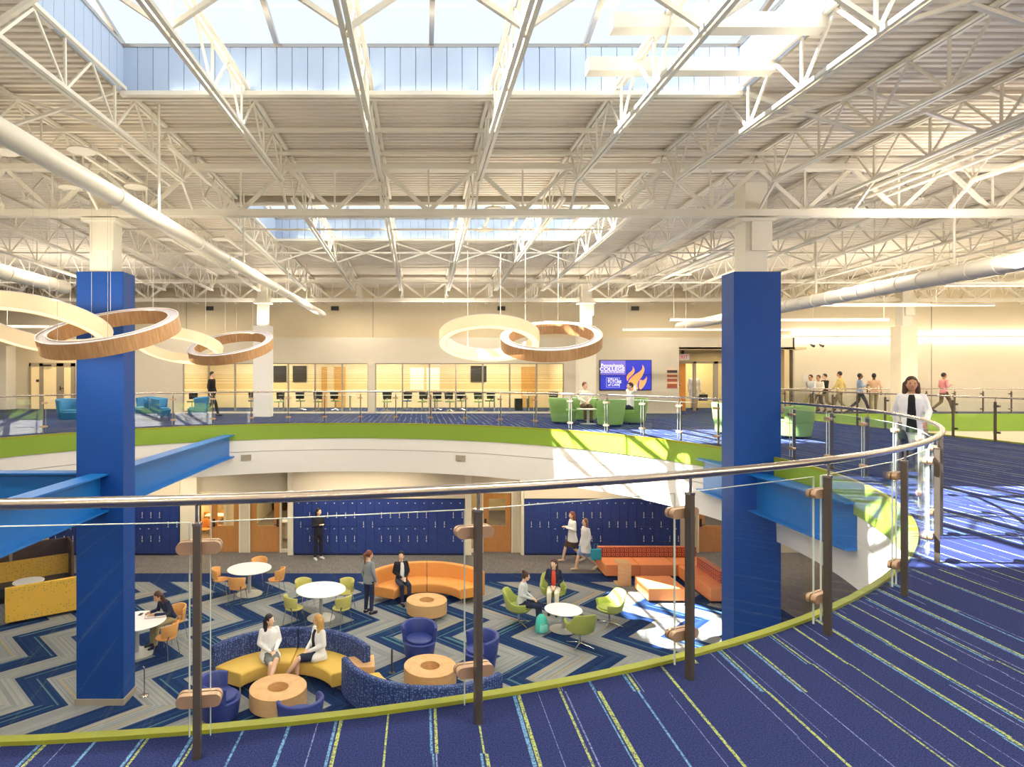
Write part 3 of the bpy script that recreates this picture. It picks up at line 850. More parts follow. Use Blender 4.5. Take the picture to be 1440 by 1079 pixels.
# ------------------------------------------------------------------ lamps
def ring_light(name, x, y, z, tilt, roll, lit, label, R=1.14, r=.96, h=.26):
    g = thing('ring_pendant', label, 'ceiling light', (x, y, z), 0, 'linked ring pendants')
    rot = Matrix.Rotation(radians(roll), 4, 'Y') @ Matrix.Rotation(radians(tilt), 4, 'X')
    k = 72
    def part(nm, prof, m, par=g):
        t = MB(); t.lathe(prof, k, closed=True); o = t.build(nm, m, par, smooth=50); o.rotation_euler = rot.to_euler(); return o
    skin = M['ringlit'] if lit else M['ringwood']
    part('outer_band', [(R, -h / 2), (R, h / 2), (R - .015, h / 2), (R - .015, -h / 2)], skin)
    part('inner_band', [(r, -h / 2), (r + .015, -h / 2), (r + .015, h / 2), (r, h / 2)], skin)
    part('lower_diffuser', [(r + .015, -h / 2 + .01), (R - .015, -h / 2 + .01), (R - .015, -h / 2 + .03), (r + .015, -h / 2 + .03)], M['glow'])
    part('upper_diffuser', [(r + .015, h / 2 - .03), (R - .015, h / 2 - .03), (R - .015, h / 2 - .012), (r + .015, h / 2 - .012)], M['ringtop'])
    for rr in (R - .008, r + .008):
        part('top_rim', [(rr - .012, h / 2 - .002), (rr + .012, h / 2 - .002), (rr + .012, h / 2 + .008), (rr - .012, h / 2 + .008)], M['top'])
    for s in (-1, 1):
        yc = s * .95; zt = 9.86 - z
        t = MB(); t.lathe([(0, zt + .06), (.05, zt + .05), (.2, zt + .01), (.21, zt - .02), (.02, zt - .03), (0, zt - .03)], 28, (0, yc, 0)); t.build('canopy', M['paint'], g, smooth=40)
        for q in (-1, 1):
            a = Vector(((-.35 if q < 0 else .35), s * .85, 0)).normalized() * (R - .09); a.z = h / 2
            a = rot @ a
            t = MB(); t.tube([(a.x, a.y, a.z), (a.x, a.y, zt)], .0035, 5); t.build('cable', M['cable'], g)
    return g
RL = [(-6.62, 10.95, 7.15, 'L'), (-5.36, 10.9, 7.05, 'W'), (-6.62, 17.3, 7.1, 'L'), (-5.2, 17.3, 7.08, 'W'), (1.57, 14.4, 7.12, 'L'), (2.99, 14.4, 7.10, 'W')]
LB = ['glowing cream ring light cut by the left edge, in front of the blue column', 'oak ring light hanging in front of the blue column',
      'glowing cream ring light just right of the blue column', 'oak ring light in front of the pale far column',
      'glowing cream ring light at the centre of the room', 'oak ring light at the centre, linked to the glowing one']
for (x, y, z, k), l in zip(RL, LB):
    if k == 'L': ring_light('r', x, y, z, -18, 3, True, l)
    else: ring_light('r', x, y, z, 20, -5, False, l)
# unistrut rails that the ring lights hang from
for (x0, xs) in ((10.9, (-5.5, -5.2, -4.74, -3.96)), (17.3, (-6.6, -5.9, -5.1, -4.6)), (14.4, (.75, 1.55, 2.2, 3.0, 3.6))):
    for x in xs:
        t = MB(); t.box(x - .03, x + .03, x0 - 1.0, x0 + 1.0, 9.88, 9.93); t.build('light_rail', M['paint'], ceiling)

def linear_lamp(x0, x1, y, z, label, w=.1):
    g = thing('linear_pendant', label, 'ceiling light', ((x0 + x1) / 2, y, z)); L = (x1 - x0) / 2
    t = MB(); t.box(-L, L, -w / 2, w / 2, 0, .07); t.build('housing', M['white'], g)
    t = MB(); t.box(-L + .01, L - .01, -w / 2 + .01, w / 2 - .01, -.012, 0); t.build('diffuser', M['lamp'], g)
    for s in (-.96, -.35, .35, .96):
        t = MB(); t.tube([(s * L, 0, .07), (s * L, 0, zd(y) - z)], .007, 6); t.build('hanger_rod', M['paint'], g)
    return g
linear_lamp(13.0, 18.8, 20.6, 8.6, 'long white linear lamp hung above the right stairwell')
linear_lamp(9.0, 16.9, 22.7, 8.3, 'long thin linear lamp hung just right of the right column top')
linear_lamp(7.6, 14.9, 23.6, 8.02, 'lowest linear lamp, hung before the entry right of the screens')
linear_lamp(14.6, 21.5, 17.5, 8.8, 'white linear lamp at the right edge below the duct')
linear_lamp(-16.5, -10.2, 22.0, 8.0, 'thin linear lamp at the far left behind the ring lights')

# unseen fill lamps added among the joists, plus downlights in the lower ceiling
for x in (-15, -9.5, -2.6, 2.6, 10, 16, 22, 28):
    for y, pw_r in ((-6, 215), (1.5, 215), (9.4, 120), (15.2, 120), (21.5, 215), (25.6, 60)):
        area('joist_fill', (x, y, 9.3), 2.4, .2, pw_r)
for x in (-17, -11.5, 9.5, 15, 21, 28):  # added uplights that brighten the roof, not tied to any fitting
    for y in (-5, 3, 11, 20.5):
        area('fill_uplight', (x, y, 8.2), 3.0, .4, 118, (1.0, .92, .80), (pi, 0, 0))
for x in (-5, 0, 5):
    for y in (-5, 1):
        area('fill_uplight', (x, y, 8.2), 3.0, .4, 118, (1.0, .92, .80), (pi, 0, 0))
for x in (-5.5, 1.0, 6.5):  # more added uplight for the far end of the roof
    area('fill_uplight', (x, 24.2, 8.3), 3.0, .3, 90, (1.0, .92, .80), (pi, 0, 0))
for x, y in ((-5.9, 10.9), (-5.9, 17.3), (2.3, 14.4)):
    area('ring_uplight', (x, y, 7.5), 2.2, 1.6, 60, (1.0, .88, .68), (pi, 0, 0)); area('ring_downlight', (x, y, 6.75), 2.2, 1.6, 50, (1.0, .88, .68))
for x in (-16, -9, -2, 5, 12):
    area('down_light', (x, 21.0, 3.08), 4.0, .25, 85, (1.0, .84, .62))
for x in (-4.5, 2.2, 8.5, 13, 20):
    area('down_light', (x, 1.3 if x < 9 else 12.0, 3.08), 1.0, .5, 120, (1.0, .86, .66))
area('down_light', (-13.5, 12, 3.08), .5, 1.0, 120, (1.0, .86, .66))
for (a, b_, h) in lower_holes:
    area('room_light', ((a + b_) / 2 - .8, 25.2, 2.95), 1.8, 3.0, 110, (1.0, .80, .5))
for x in (-7.5, -2, 3.5):
    area('room_light', (x, 29.2, F + 2.85), 3.0, 1.6, 270, (1.0, .87, .64))
area('entry_light', (13.2, 27.6, F + 2.65), 2, .5, 25, (1.0, .8, .5))
area('corridor_light', (13.5, 30.0, F + 2.85), 2.5, 1.2, 110, (1.0, .82, .5))
area('recess_light', (-16.5, 28.8, 8.6), 3, .6, 110, (1.0, .8, .5))
for x in (19.5, 25.5):
    area('cove_light_up', (x, 27.93, 8.12), 5.8, .04, 45, (1.0, .86, .62), (pi, 0, 0))
    area('cove_light_down', (x, 27.93, 8.0), 5.8, .04, 55, (1.0, .86, .62), (0, 0, 0))

# ducts and pipes
def duct(x, y0, y1, z, r, label, bands=(), hang=(), sl=0.0):
    d = thing('air_duct', label, 'duct', (x, y0, z)); L = y1 - y0; d.rotation_euler = (math.atan(sl), 0, 0)
    t = MB(); t.tube([(0, 0, 0), (0, L, 0)], r, 24); t.build('duct_shell', M['paint'], d, smooth=50)
    for b_ in bands:
        t = MB(); t.tube([(0, b_ - y0 - .03, 0), (0, b_ - y0 + .03, 0)], r + .014, 24); t.build('duct_collar', M['paint'], d, smooth=50)
    for h in hang:
        t = MB(); t.tube([(0, h - y0, r), (0, h - y0, zd(h) - z - sl * (h - y0))], .022, 8); t.build('duct_hanger', M['paint'], d)
duct(-4.07, 1.0, 26.4, 8.60, .12, 'long cream pipe duct sloping in view across the upper left', (8.4, 11.5, 13.1, 17.6, 19.0, 23.0), (9.8, 14.5, 19.4, 22.5), .011)
duct(10.7, -1.0, 26.0, 8.33, .17, 'cream round duct across the upper right, ending by the far wall', tuple(11 + .6 * i for i in range(14)), (12.6, 17.0, 22.0))
duct(-9.6, 8.0, 17.0, 8.68, .17, 'grey round duct at the left edge, behind the ring lights', (12.0, 14.6, 16.4), (13.5,))
pb = thing('pipe_bundle', 'bundle of parallel conduits under the roof at upper right', 'pipes', (8.45, 0, 9.72))
for i in range(7):
    t = MB(); t.tube([(-.5 + .16 * i, 2.0, .08 * (i % 2)), (-.5 + .16 * i, 24.0, .08 * (i % 2))], .03, 8); t.build('conduit', M['paint'], pb)
for y in (8, 12.8, 17, 21):
    t = MB(); t.box(-.6, .6, y - .03, y + .03, -.06, -.02); t.bar((-.58, y, -.04), (-.58, y, .8), .02, .02); t.bar((.58, y, -.04), (.58, y, .8), .02, .02); t.build('pipe_trapeze', M['paint'], pb)

# ------------------------------------------------------------------ lockers
def locker_bank(pa, pb_, n, side, seq):
    xa, xb = lx(pa), lx(pb_); w = (xb - xa) / n
    front = MB().box(.006, w - .006, 0, .03, 0, .0)
    body = MB().box(0, w, .03, .34, .06, 1.98).mesh('locker_body', M['lockerdark'])
    kick = MB().box(0, w, .05, .34, 0, .06).mesh('locker_kick', M['lockerdark'])
    def door(z0, z1):
        t = MB(); t.box(.005, w - .005, 0, .028, z0, z1)
        return t.mesh('locker_door', M['locker'])
    full = door(.07, 1.97); up = door(1.03, 1.97); dn = door(.07, 1.02)
    handle = MB().box(w * .74, w * .80, -.018, 0, -.06, .07).box(w * .72, w * .82, -.022, 0, -.13, -.09).mesh('locker_handle', mat('pale_hardware', '#dcdce0', .4, .2))
    plate = MB().box(w * .46, w * .58, -.004, 0, 0, .03).mesh('locker_plate', mat('pale_hardware', '#dcdce0', .4, .2))
    for i in range(n):
        o = ORD[i] if i < 20 else 'last'
        g = thing('locker', '%s navy locker from the left in the %s bank' % (o, side), 'locker', (xa + i * w, WL - .35, 0), 0, 'lockers in the %s bank' % side)
        share('body', body, g); share('kickboard', kick, g)
        if seq[i % len(seq)]:
            a = share('door', full, g); share('handle', handle, a, (0, 0, 1.12)); share('number_plate', plate, a, (0, 0, 1.82))
        else:
            a = share('door', up, g); share('handle', handle, a, (0, 0, 1.45)); share('number_plate', plate, a, (0, 0, 1.82))
            b_ = share('door', dn, g); share('handle', handle, b_, (0, 0, .62)); share('number_plate', plate, b_, (0, 0, .92))
locker_bank(77, 257, 15, 'left', (0, 0, 0, 1, 1))
locker_bank(416, 652, 19, 'middle', (1, 0, 0, 0, 0, 0, 0, 1))
locker_bank(735.5, 951, 18, 'right', (1, 1, 1, 0, 0, 1, 0, 0, 0, 1))

# ------------------------------------------------------------------ furniture
def arc_shell(mb, r_in, r_out, z0, ztop, a0, a1, n=24, lean=0.0, c=(0, 0)):
    """upholstered shell about (0,0): thickness r_in..r_out, top height may be a function of angle"""
    vs = []; k = 8
    for i in range(n + 1):
        a = a0 + (a1 - a0) * i / n; z1 = ztop(a) if callable(ztop) else ztop
        l = lean * (z1 - z0); th = r_out - r_in
        pr = [(r_in, z0), (r_in + l * .8, z1 - th * .4), (r_in + l + th * .15, z1 - th * .1), (r_in + l + th * .5, z1), (r_out + l - th * .15, z1 - th * .1), (r_out + l, z1 - th * .4), (r_out + l * .4, z0 + (z1 - z0) * .4), (r_out, z0)]
        vs += [(c[0] + r * cos(a), c[1] + r * sin(a), z) for r, z in pr]
    fs = []
    for i in range(n):
        for j in range(k): fs.append((i * k + j, (i + 1) * k + j, (i + 1) * k + (j + 1) % k, i * k + (j + 1) % k))
    fs.append(tuple(range(k))); fs.append(tuple(n * k + j for j in range(k))[::-1])
    return mb.add(vs, fs)
def pad(mb, r, z0, z1, n=28, c=(0, 0, 0), sy=1.0):
    e = min(.03, (z1 - z0) * .4); o = len(mb.v)
    mb.lathe([(0, z0), (r - e, z0), (r, z0 + e), (r, z1 - e), (r - e * .4, z1 - e * .3), (r - e * 1.5, z1), (0, z1 + .004)], n, c)
    return mb

# all chairs are built facing -y
def cafe_chair(col, label, loc, rz, group):
    g = thing('cafe_chair', label, 'chair', loc, rz, group); m = M[col]
    t = MB(); t.loft([((0, 0, .43), .19, .19), ((0, 0, .445), .225, .22), ((0, 0, .465), .228, .222), ((0, 0, .478), .20, .195)], 20); t.build('seat', m, g, smooth=60)
    t = MB(); arc_shell(t, .20, .235, .50, lambda a: .80 - .05 * (abs(a - pi / 2) / 1.4) ** 2, radians(12), radians(168), 20, .12); t.build('backrest', m, g, smooth=60)
    t = MB(); t.bar((-.15, .14, .44), (-.18, .21, .56), .03, .015); t.bar((.15, .14, .44), (.18, .21, .56), .03, .015); t.build('back_bracket', M['chrome'], g)
    for sx in (-1, 1):
        for sy in (-1, 1):
            t = MB(); t.tube([(sx * .15, sy * .14, .44), (sx * .21, sy * .21, 0)], .009, 8); t.build('leg', M['chrome'], g)
    return g
def round_table(label, loc, r, h, group=None, base=.36):
    g = thing('round_table', label, 'table', loc, 0, group)
    t = MB(); t.lathe([(0, h - .028), (r - .03, h - .028), (r, h - .012), (r, h - .004), (r - .004, h), (0, h)], 48); t.build('tabletop', M['top'], g, smooth=40)
    t = MB(); t.lathe([(.045, .03), (.045, h - .05), (.09, h - .03), (0, h - .03)], 20); t.build('pedestal', M['alu'], g, smooth=40)
    t = MB(); t.lathe([(0, 0), (base, 0), (base, .008), (base - .05, .018), (.06, .032), (0, .032)], 40); t.build('base', M['alu'], g, smooth=40)
    return g
def drum_table(label, loc, r=.53, hole=.195, z0=.11, z1=.42):
    g = thing('drum_table', label, 'table', loc, random.random(), 'round maple drum tables')
    t = MB(); t.lathe([(hole, z0), (r - .004, z0), (r, z0 + .004), (r, z1 - .004), (r - .004, z1), (hole + .004, z1), (hole, z1 - .004)], 56, closed=True); t.build('drum', M['wood'], g, smooth=40)
    t = MB(); t.lathe([(0, z0), (hole, z0), (hole, z0 + .01), (0, z0 + .01)], 32); t.build('well_floor', M['wood'], g)
    for a in (.6, 2.2, 3.7, 5.3):
        t = MB(); t.tube([(cos(a) * .42, sin(a) * .42, z0), (cos(a) * .42, sin(a) * .42, 0)], .014, 8); t.build('leg', M['chrome'], g)
    return g
def tub_chair(col, label, loc, rz, group, r=.37, top=.77, casters=False):
    g = thing('tub_chair', label, 'armchair', loc, rz, group); m = M[col]
    b0 = .06 if not casters else .16
    t = MB(); t.lathe([(0, b0), (r - .08, b0), (r - .05, b0 + .02), (r - .005, .40), (r - .02, .415), (0, .415)], 32); t.build('base', m, g, smooth=45)
    t = MB(); pad(t, r - .065, .415, .47); t.build('seat_cushion', m, g, smooth=45)
    t = MB(); arc_shell(t, r - .065, r + .005, .41, lambda a: top - .05 * (abs(a - pi / 2) / 1.8) ** 2, radians(-18), radians(198), 30, .10); t.build('backrest', m, g, smooth=50)
    for a in (.8, 2.3, 3.9, 5.5):
        t = MB(); t.tube([(cos(a) * (r - .12), sin(a) * (r - .12), b0), (cos(a) * (r - .12), sin(a) * (r - .12), 0)], .02 if not casters else .014, 8); t.build('foot' if not casters else 'caster', M['black'] if not casters else M['chrome'], g)
    return g
def swivel_chair(label, loc, rz):
    g = thing('swivel_armchair', label, 'armchair', loc, rz, 'lime swivel armchairs'); m = M['lime']
    def top(a):
        d = abs(a - pi / 2) / pi * 180
        s = 1 / (1 + math.exp((d - 52) / 7)); return .585 + .27 * s
    t = MB(); arc_shell(t, .27, .325, .40, top, radians(-38), radians(218), 40, .22); t.build('shell', m, g, smooth=70)
    t = MB(); t.lathe([(0, .29), (.14, .30), (.25, .345), (.315, .41), (.29, .425), (0, .43)], 32); t.build('bucket', m, g, smooth=70)
    t = MB(); pad(t, .275, .42, .47, sy=1.0); t.build('seat_cushion', m, g, smooth=60)
    t = MB(); t.tube([(0, 0, .05), (0, 0, .30)], .025, 12); t.build('post', M['chrome'], g)
    for k in range(4):
        a = pi / 4 + k * pi / 2; t = MB(); t.tube([(0, 0, .075), (.16 * cos(a), .16 * sin(a), .05), (.34 * cos(a), .34 * sin(a), .012)], [.018, .014, .009], 8); t.build('leg', M['chrome'], g)
    return g
def curved_sofa(label, c, a0, a1, nseg, seatm, backm, R=1.8, rs=.98, top=.85, seat=True, plinth=False):
    """curved bench facing its own centre; angles in degrees"""
    g = thing('curved_sofa', label, 'sofa', c); a0, a1 = radians(a0), radians(a1); st = (a1 - a0) / nseg; gap = .004
    for k in range(nseg):
        u, w = a0 + k * st + gap, a0 + (k + 1) * st - gap
        if seat:
            t = MB(); t.sweep([(rs + .03, .17), (R - .16, .17), (R - .16, .45), (rs + .05, .45), (rs + .01, .43), (rs, .40)], 0, 0, u, w, 20); t.build('seat', seatm, g, smooth=40, bevel=.02)
        t = MB(); t.sweep([(R - .17, .17), (R, .17), (R, top - .03), (R - .03, top), (R - .12, top), (R - .15, top - .03)], 0, 0, u, w, 20); t.build('backrest', backm, g, smooth=40, bevel=.015)
    for a in (a0 + .06, (a0 + a1) / 2, a1 - .06):
        for r in ((rs + .08, R - .08) if seat else (R - .08, R - .2)):
            t = MB(); t.tube([(r * cos(a), r * sin(a), .17), (r * cos(a), r * sin(a), 0)], [.024, .014], 8); t.build('leg', M['chrome'], g)
    return g
CHG = 'orange chairs round the far white table'
T1 = Vector((-4.93, 18.15, 0)); T2 = Vector((-2.58, 16.35, 0)); T3 = Vector((-6.42, 14.25, 0))
round_table('white round cafe table with four orange chairs', T1, .62, .74)
for a, l in ((188, 'orange cafe chair on the left of the far white table'), (86, 'orange cafe chair behind the far white table'), (-8, 'orange cafe chair on the right of the far white table'), (262, 'orange cafe chair in front of the far white table')):
    p = T1 + Vector((cos(radians(a)), sin(radians(a)), 0)) * .80; cafe_chair('orangech', l, p, radians(a) - pi / 2, CHG)
round_table('white round cafe table with four yellow-green chairs', T2, .64, .74)
for a, l in ((132, 'yellow-green cafe chair at the back left of the white table'), (222, 'yellow-green cafe chair at the front left of the white table'), (48, 'yellow-green cafe chair at the back right, near the standing woman'), (318, 'yellow-green cafe chair at the front right with a back seam')):
    p = T2 + Vector((cos(radians(a)), sin(radians(a)), 0)) * .80; cafe_chair('limech', l, p, radians(a) - pi / 2, 'yellow-green chairs round the white table')
round_table('white round cafe table behind the left blue column, papers on it', T3, .62, .74)
C3 = Vector((-5.86, 15.0, 0)); C4 = Vector((-5.68, 14.05, 0))
cafe_chair('orangech', 'orange cafe chair carrying the woman who writes', C3, math.atan2(C3.y - T3.y, C3.x - T3.x) - pi / 2, 'orange chairs by the left column')
cafe_chair('orangech', 'empty orange cafe chair beside the writing woman', C4, math.atan2(C4.y - T3.y, C4.x - T3.x) - pi / 2, 'orange chairs by the left column')
pp = thing('open_binder', 'open binder with white pages on the table by the column', 'binder', (-6.12, 14.55, .742), .3)
for s in (-1, 1):
    t = MB(); t.box(s * .005 if s > 0 else -.22, .22 if s > 0 else -.005, -.15, .15, .004, .014); t.build('page_stack', M['top'], pp)
t = MB(); t.box(-.23, .23, -.16, .16, 0, .004); t.build('cover', mat('red_cover', '#a8442c', .6), pp)
ph = MB(); ph.box(-.04, .04, -.075, .075, 0, .009); tag(ph.build('phone', M['black'], None, bevel=.004, loc=(-6.5, 14.62, .742)), 'black phone lying on the table beside the binder', 'phone')

D1, D2, D3 = Vector((.17, 16.5, 0)), Vector((.2, 12.74, 0)), Vector((-2.68, 11.86, 0))
drum_table('maple drum table with a hole, in front of the orange sofa', D1)
drum_table('maple drum table with a hole, between the blue tub chairs', D2)
drum_table('maple drum table with a hole, in front of the yellow seat', D3)
curved_sofa('curved orange sofa facing its drum table', (.19, 16.75, 0), 26, 154, 2, M['orange'], M['orange'])
curved_sofa('curved sofa with mustard seat and navy dotted back', (-2.63, 11.85, 0), 27, 153, 2, M['yellow'], M['navypat'], R=1.83, rs=.98)
curved_sofa('curved navy dotted sofa seen from behind, nearest the railing', (.2, 12.76, 0), 199, 316, 2, M['yellow'], M['navypat'], R=1.83, rs=1.05)
wt = thing('wedge_table', 'maple wedge end table between the two navy sofas', 'table', (-1.17, 12.72, 0), .25)
t = MB(); t.prism([(-.30, -.22), (.20, -.30), (.28, .24), (-.26, .26)], 'z', .12, .52); t.build('table_block', M['wood'], wt, bevel=.015)
for a, b_ in ((-.2, -.15), (.16, -.2), (.2, .16), (-.18, .18)):
    t = MB(); t.tube([(a, b_, .12), (a, b_, 0)], .015, 8); t.build('leg', M['chrome'], wt)
def face(p, q): return math.atan2(q[1] - p[1], q[0] - p[0]) + pi / 2
for p, q, l in (((-.02, 14.0), (.02, 12.7), 'cobalt tub chair behind the front drum table'), ((1.28, 13.45), (.2, 12.9), 'cobalt tub chair right of the front drum table, behind a post'),
                ((-3.66, 11.5), (-2.7, 11.75), 'cobalt tub chair left of the drum table by the yellow seat'), ((-2.07, 10.85), (-2.55, 11.8), 'cobalt tub chair turned away, nearest the olive floor edge')):
    tub_chair('tub', l, (p[0], p[1], 0), face(p, q), 'cobalt tub chairs on the lower floor')
T4 = Vector((3.55, 15.6, 0))
round_table('low white round table between four lime swivel chairs', T4, .46, .5, base=.34)
for p, l in (((2.50, 15.95), 'lime swivel armchair on the left with a seated woman in grey'), ((3.62, 17.1), 'lime swivel armchair at the back with a woman in a navy jacket'),
             ((4.78, 15.9), 'empty lime swivel armchair on the right, lit by the sun'), ((3.72, 14.65), 'empty lime swivel armchair in front, seen from behind')):
    swivel_chair(l, (p[0], p[1], 0), face(p, T4))
# backpack
bp = thing('backpack', 'turquoise backpack standing on the carpet by the lime chair', 'backpack', (2.98, 15.42, 0), .35)
t = MB(); t.loft([((0, 0, .0), .13, .09), ((0, 0, .03), .165, .115), ((0, 0, .22), .165, .115), ((0, .01, .36), .13, .095), ((0, .02, .43), .06, .05)], 18); t.build('bag_body', M['turq'], bp, smooth=70)
t = MB(); t.loft([((0, -.10, .05), .11, .05), ((0, -.105, .10), .12, .06), ((0, -.10, .22), .10, .045), ((0, -.09, .25), .05, .02)], 14); t.build('front_pocket', mat('pale_turquoise', '#86e2d4', .6), bp, smooth=70)
t = MB(); t.tube([(-.03, .03, .42), (-.03, .03, .47), (.03, .03, .47), (.03, .03, .42)], .008, 6); t.build('grab_loop', M['dark'], bp)
t = MB(); t.tube([(-.1, -.155, .24), (0, -.165, .265), (.1, -.155, .24)], .005, 6); t.build('zip', M['dark'], bp)

# orange sectional
SE = 'coral sectional pieces'
def block_seat(name, label, x0, x1, y0, y1, back=None, cuts=()):
    cx, cy = (x0 + x1) / 2, (y0 + y1) / 2
    g = thing(name, label, 'sofa' if back else 'ottoman', (cx, cy, 0))
    t = MB(); t.box(x0 - cx + .05, x1 - cx - .05, y0 - cy + .05, y1 - cy - .05, 0, .06); t.build('plinth', M['black'], g)
    xs = [x0] + list(cuts) + [x1] if back != 'R' else [x0, x1]
    ysg = [y0] + list(cuts) + [y1] if back == 'R' else [y0, y1]
    for i in range(len(xs) - 1):
        for j in range(len(ysg) - 1):
            t = MB(); t.box(xs[i] - cx + .003, xs[i + 1] - cx - .003, ysg[j] - cy + .003, ysg[j + 1] - cy - .003, .06, .42); t.build('seat', M['coral'], g, bevel=.03, seg=3)
    if back == 'B': t = MB(); t.box(x0 - cx + .02, x1 - cx - .02, y1 - cy - .2, y1 - cy, .42, .74); t.build('backrest', M['weave'], g, bevel=.03, seg=3)
    if back == 'R': t = MB(); t.box(x0 - cx + .48, x0 - cx + .70, y0 - cy + .45, y1 - cy - .2, .42, .74); t.build('backrest', M['weave'], g, bevel=.03, seg=3)
    return g
block_seat('sectional_sofa', 'long coral sofa with a square-woven back in front of the lockers', 5.75, 9.0, 19.55, 20.6, 'B', (6.83, 7.92))
block_seat('sectional_sofa', 'coral sofa arm of the sectional, beside the right blue column', 8.0, 9.05, 17.35, 19.5, 'R', (18.4,))
block_seat('ottoman', 'square coral ottoman in front of the long coral sofa', 6.3, 7.35, 17.4, 18.5)
ct = thing('side_table', 'maple C-shaped side table in front of the coral sofa', 'table', (6.12, 19.05, 0), .0)
t = MB(); t.box(-.2, .2, -.22, .22, .645, .67); t.build('tabletop', M['wood'], ct, bevel=.005)
t = MB(); t.box(-.2, .2, -.22, -.195, .0, .645); t.build('front_panel', M['wood'], ct, bevel=.005)
t = MB(); t.box(-.2, .2, -.195, .22, 0, .022); t.build('foot_board', M['wood'], ct, bevel=.005)

# booth on the left
bt = Matrix.Translation((-9.85, 16.6, 0)); brz = radians(36)
def bench(label, off, length, high):
    q = Matrix.Rotation(brz, 4, 'Z') @ Vector((off[0], off[1], 0))
    g = thing('booth_bench', label, 'bench', (-9.85 + q.x, 16.6 + q.y, 0), brz, 'yellow booth benches'); s = 1 if off[2] else -1
    L = length / 2
    t = MB(); t.prism([(s * .10, .08), (s * .26, .08), (s * .20, high), (s * .10, high)], 'x', -L, L); t.build('backrest', M['yelpat'], g, bevel=.02)
    t = MB(); t.box(-L + .03, L - .03, *sorted((-s * .5, s * .1)), .16, .45); t.build('seat', mat('charcoal_vinyl', '#2a2a30', .5), g, bevel=.03)
    t = MB(); t.box(-L + .08, L - .08, *sorted((-s * .42, s * .1)), 0, .16); t.build('plinth', M['black'], g)
    return g
bench('booth bench with its yellow dotted back toward the viewer', (0.1, -.12, False), 2.1, .95)
bench('booth bench with yellow dotted back in front of the brown mesh', (-.55, 2.0, True), 2.6, 1.0)
q = Matrix.Rotation(brz, 4, 'Z') @ Vector((-.5, 2.5, 0))
ms = thing('mesh_screen', 'brown mesh screen behind the yellow booth', 'screen', (-9.85 + q.x, 16.6 + q.y, 0), brz)
for a, b_ in ((-1.5, -.22), (-.14, 1.25)):
    t = MB(); t.box(a, b_, -.03, .03, .08, 1.4); t.build('mesh_panel', M['mesh'], ms)
t = MB(); t.box(1.25, 1.31, -1.0, .04, .05, 1.42); t.build('end_panel', M['mesh'], ms)
q = Matrix.Rotation(brz, 4, 'Z') @ Vector((-.35, 1.0, 0))
round_table('small white round table inside the yellow booth', (-9.85 + q.x, 16.6 + q.y, 0), .38, .68, base=.28)
# slim power post by the left column and a low post by the wedge table
pw_ = thing('power_post', 'slim metal power post on a disc, at the foot of the left blue column', 'post', (-5.42, 12.35, 0))
MB().lathe([(0, 0), (.09, 0), (.09, .012), (.02, .025), (0, .025)], 20).build('base', M['steel'], pw_)
MB().tube([(0, 0, .02), (0, 0, .55), (-.03, 0, .58)], .012, 8).build('stem', M['steel'], pw_)
pw2 = thing('power_post', 'short dark power post beside the wedge end table', 'post', (-.6, 13.3, 0))
MB().lathe([(0, 0), (.07, 0), (.07, .012), (0, .02)], 20).build('base', M['dark'], pw2)
MB().tube([(0, 0, .02), (0, 0, .5)], .02, 8).build('stem', M['dark'], pw2)

# classroom behind door_1: orange chairs and white desks
for i, (px, y) in enumerate(((288, 24.0), (306, 24.4), (326, 24.9), (292, 25.7), (314, 26.2), (334, 26.0))):
    cafe_chair('orange', '%s orange chair, counted from the glass, in the room of the left oak door' % ORD[i], (XD(px, y), y, 0), .5 + i, 'orange chairs in the left classroom')
for x, y, l in ((-8.0, 25.3, 'white desk seen through the left oak door'), (-4.75, 24.2, 'white desk seen through the sidelight of the second door')):
    g = thing('desk', l, 'desk', (x, y, 0)); MB().box(-.6, .6, -.25, .25, .70, .73).build('desktop', M['top'], g)
    for s in (-1, 1):
        t = MB(); t.box(s * .5 - .02, s * .5 + .02, -.2, .2, 0, .70); t.build('leg', M['chrome'], g)

# ---- upper floor furniture
for p, q, l in (((4.75, 20.9), (5.6, 20.6), 'green tub chair left of the small table below the video wall'), ((5.75, 22.0), (5.6, 20.5), 'green tub chair behind the small table, holding a person'),
                ((5.95, 19.7), (5.5, 20.6), 'green tub chair with its back to the railing'), ((7.0, 20.7), (5.9, 20.6), 'green tub chair holding a person in white, below the screens'),
                ((8.35, 16.9), (9.2, 16.6), 'green tub chair just left of the right column, sunlit'), ((9.45, 15.9), (8.6, 16.6), 'green tub chair just right of the right column')):
    tub_chair('grn', l, (p[0], p[1], F), face(p, q), 'green tub chairs on the balcony', r=.43, top=.86)
round_table('small white table between the green tub chairs', (5.5, 20.6, F), .36, .5, base=.26)
for p, rz, l in (((-11.5, 20.6), .9, 'blue armchair left of the left column, beyond the railing'), ((-10.0, 22.7), -.8, 'blue armchair just right of the left column'), ((-9.1, 22.0), 1.6, 'blue armchair with its side to the railing, right of another'), ((-8.0, 22.6), -1.2, 'small blue armchair right of the balcony post')):
    tub_chair('teal', l, (p[0], p[1], F), rz, 'blue armchairs on the balcony', r=.36, top=.84, casters=True)

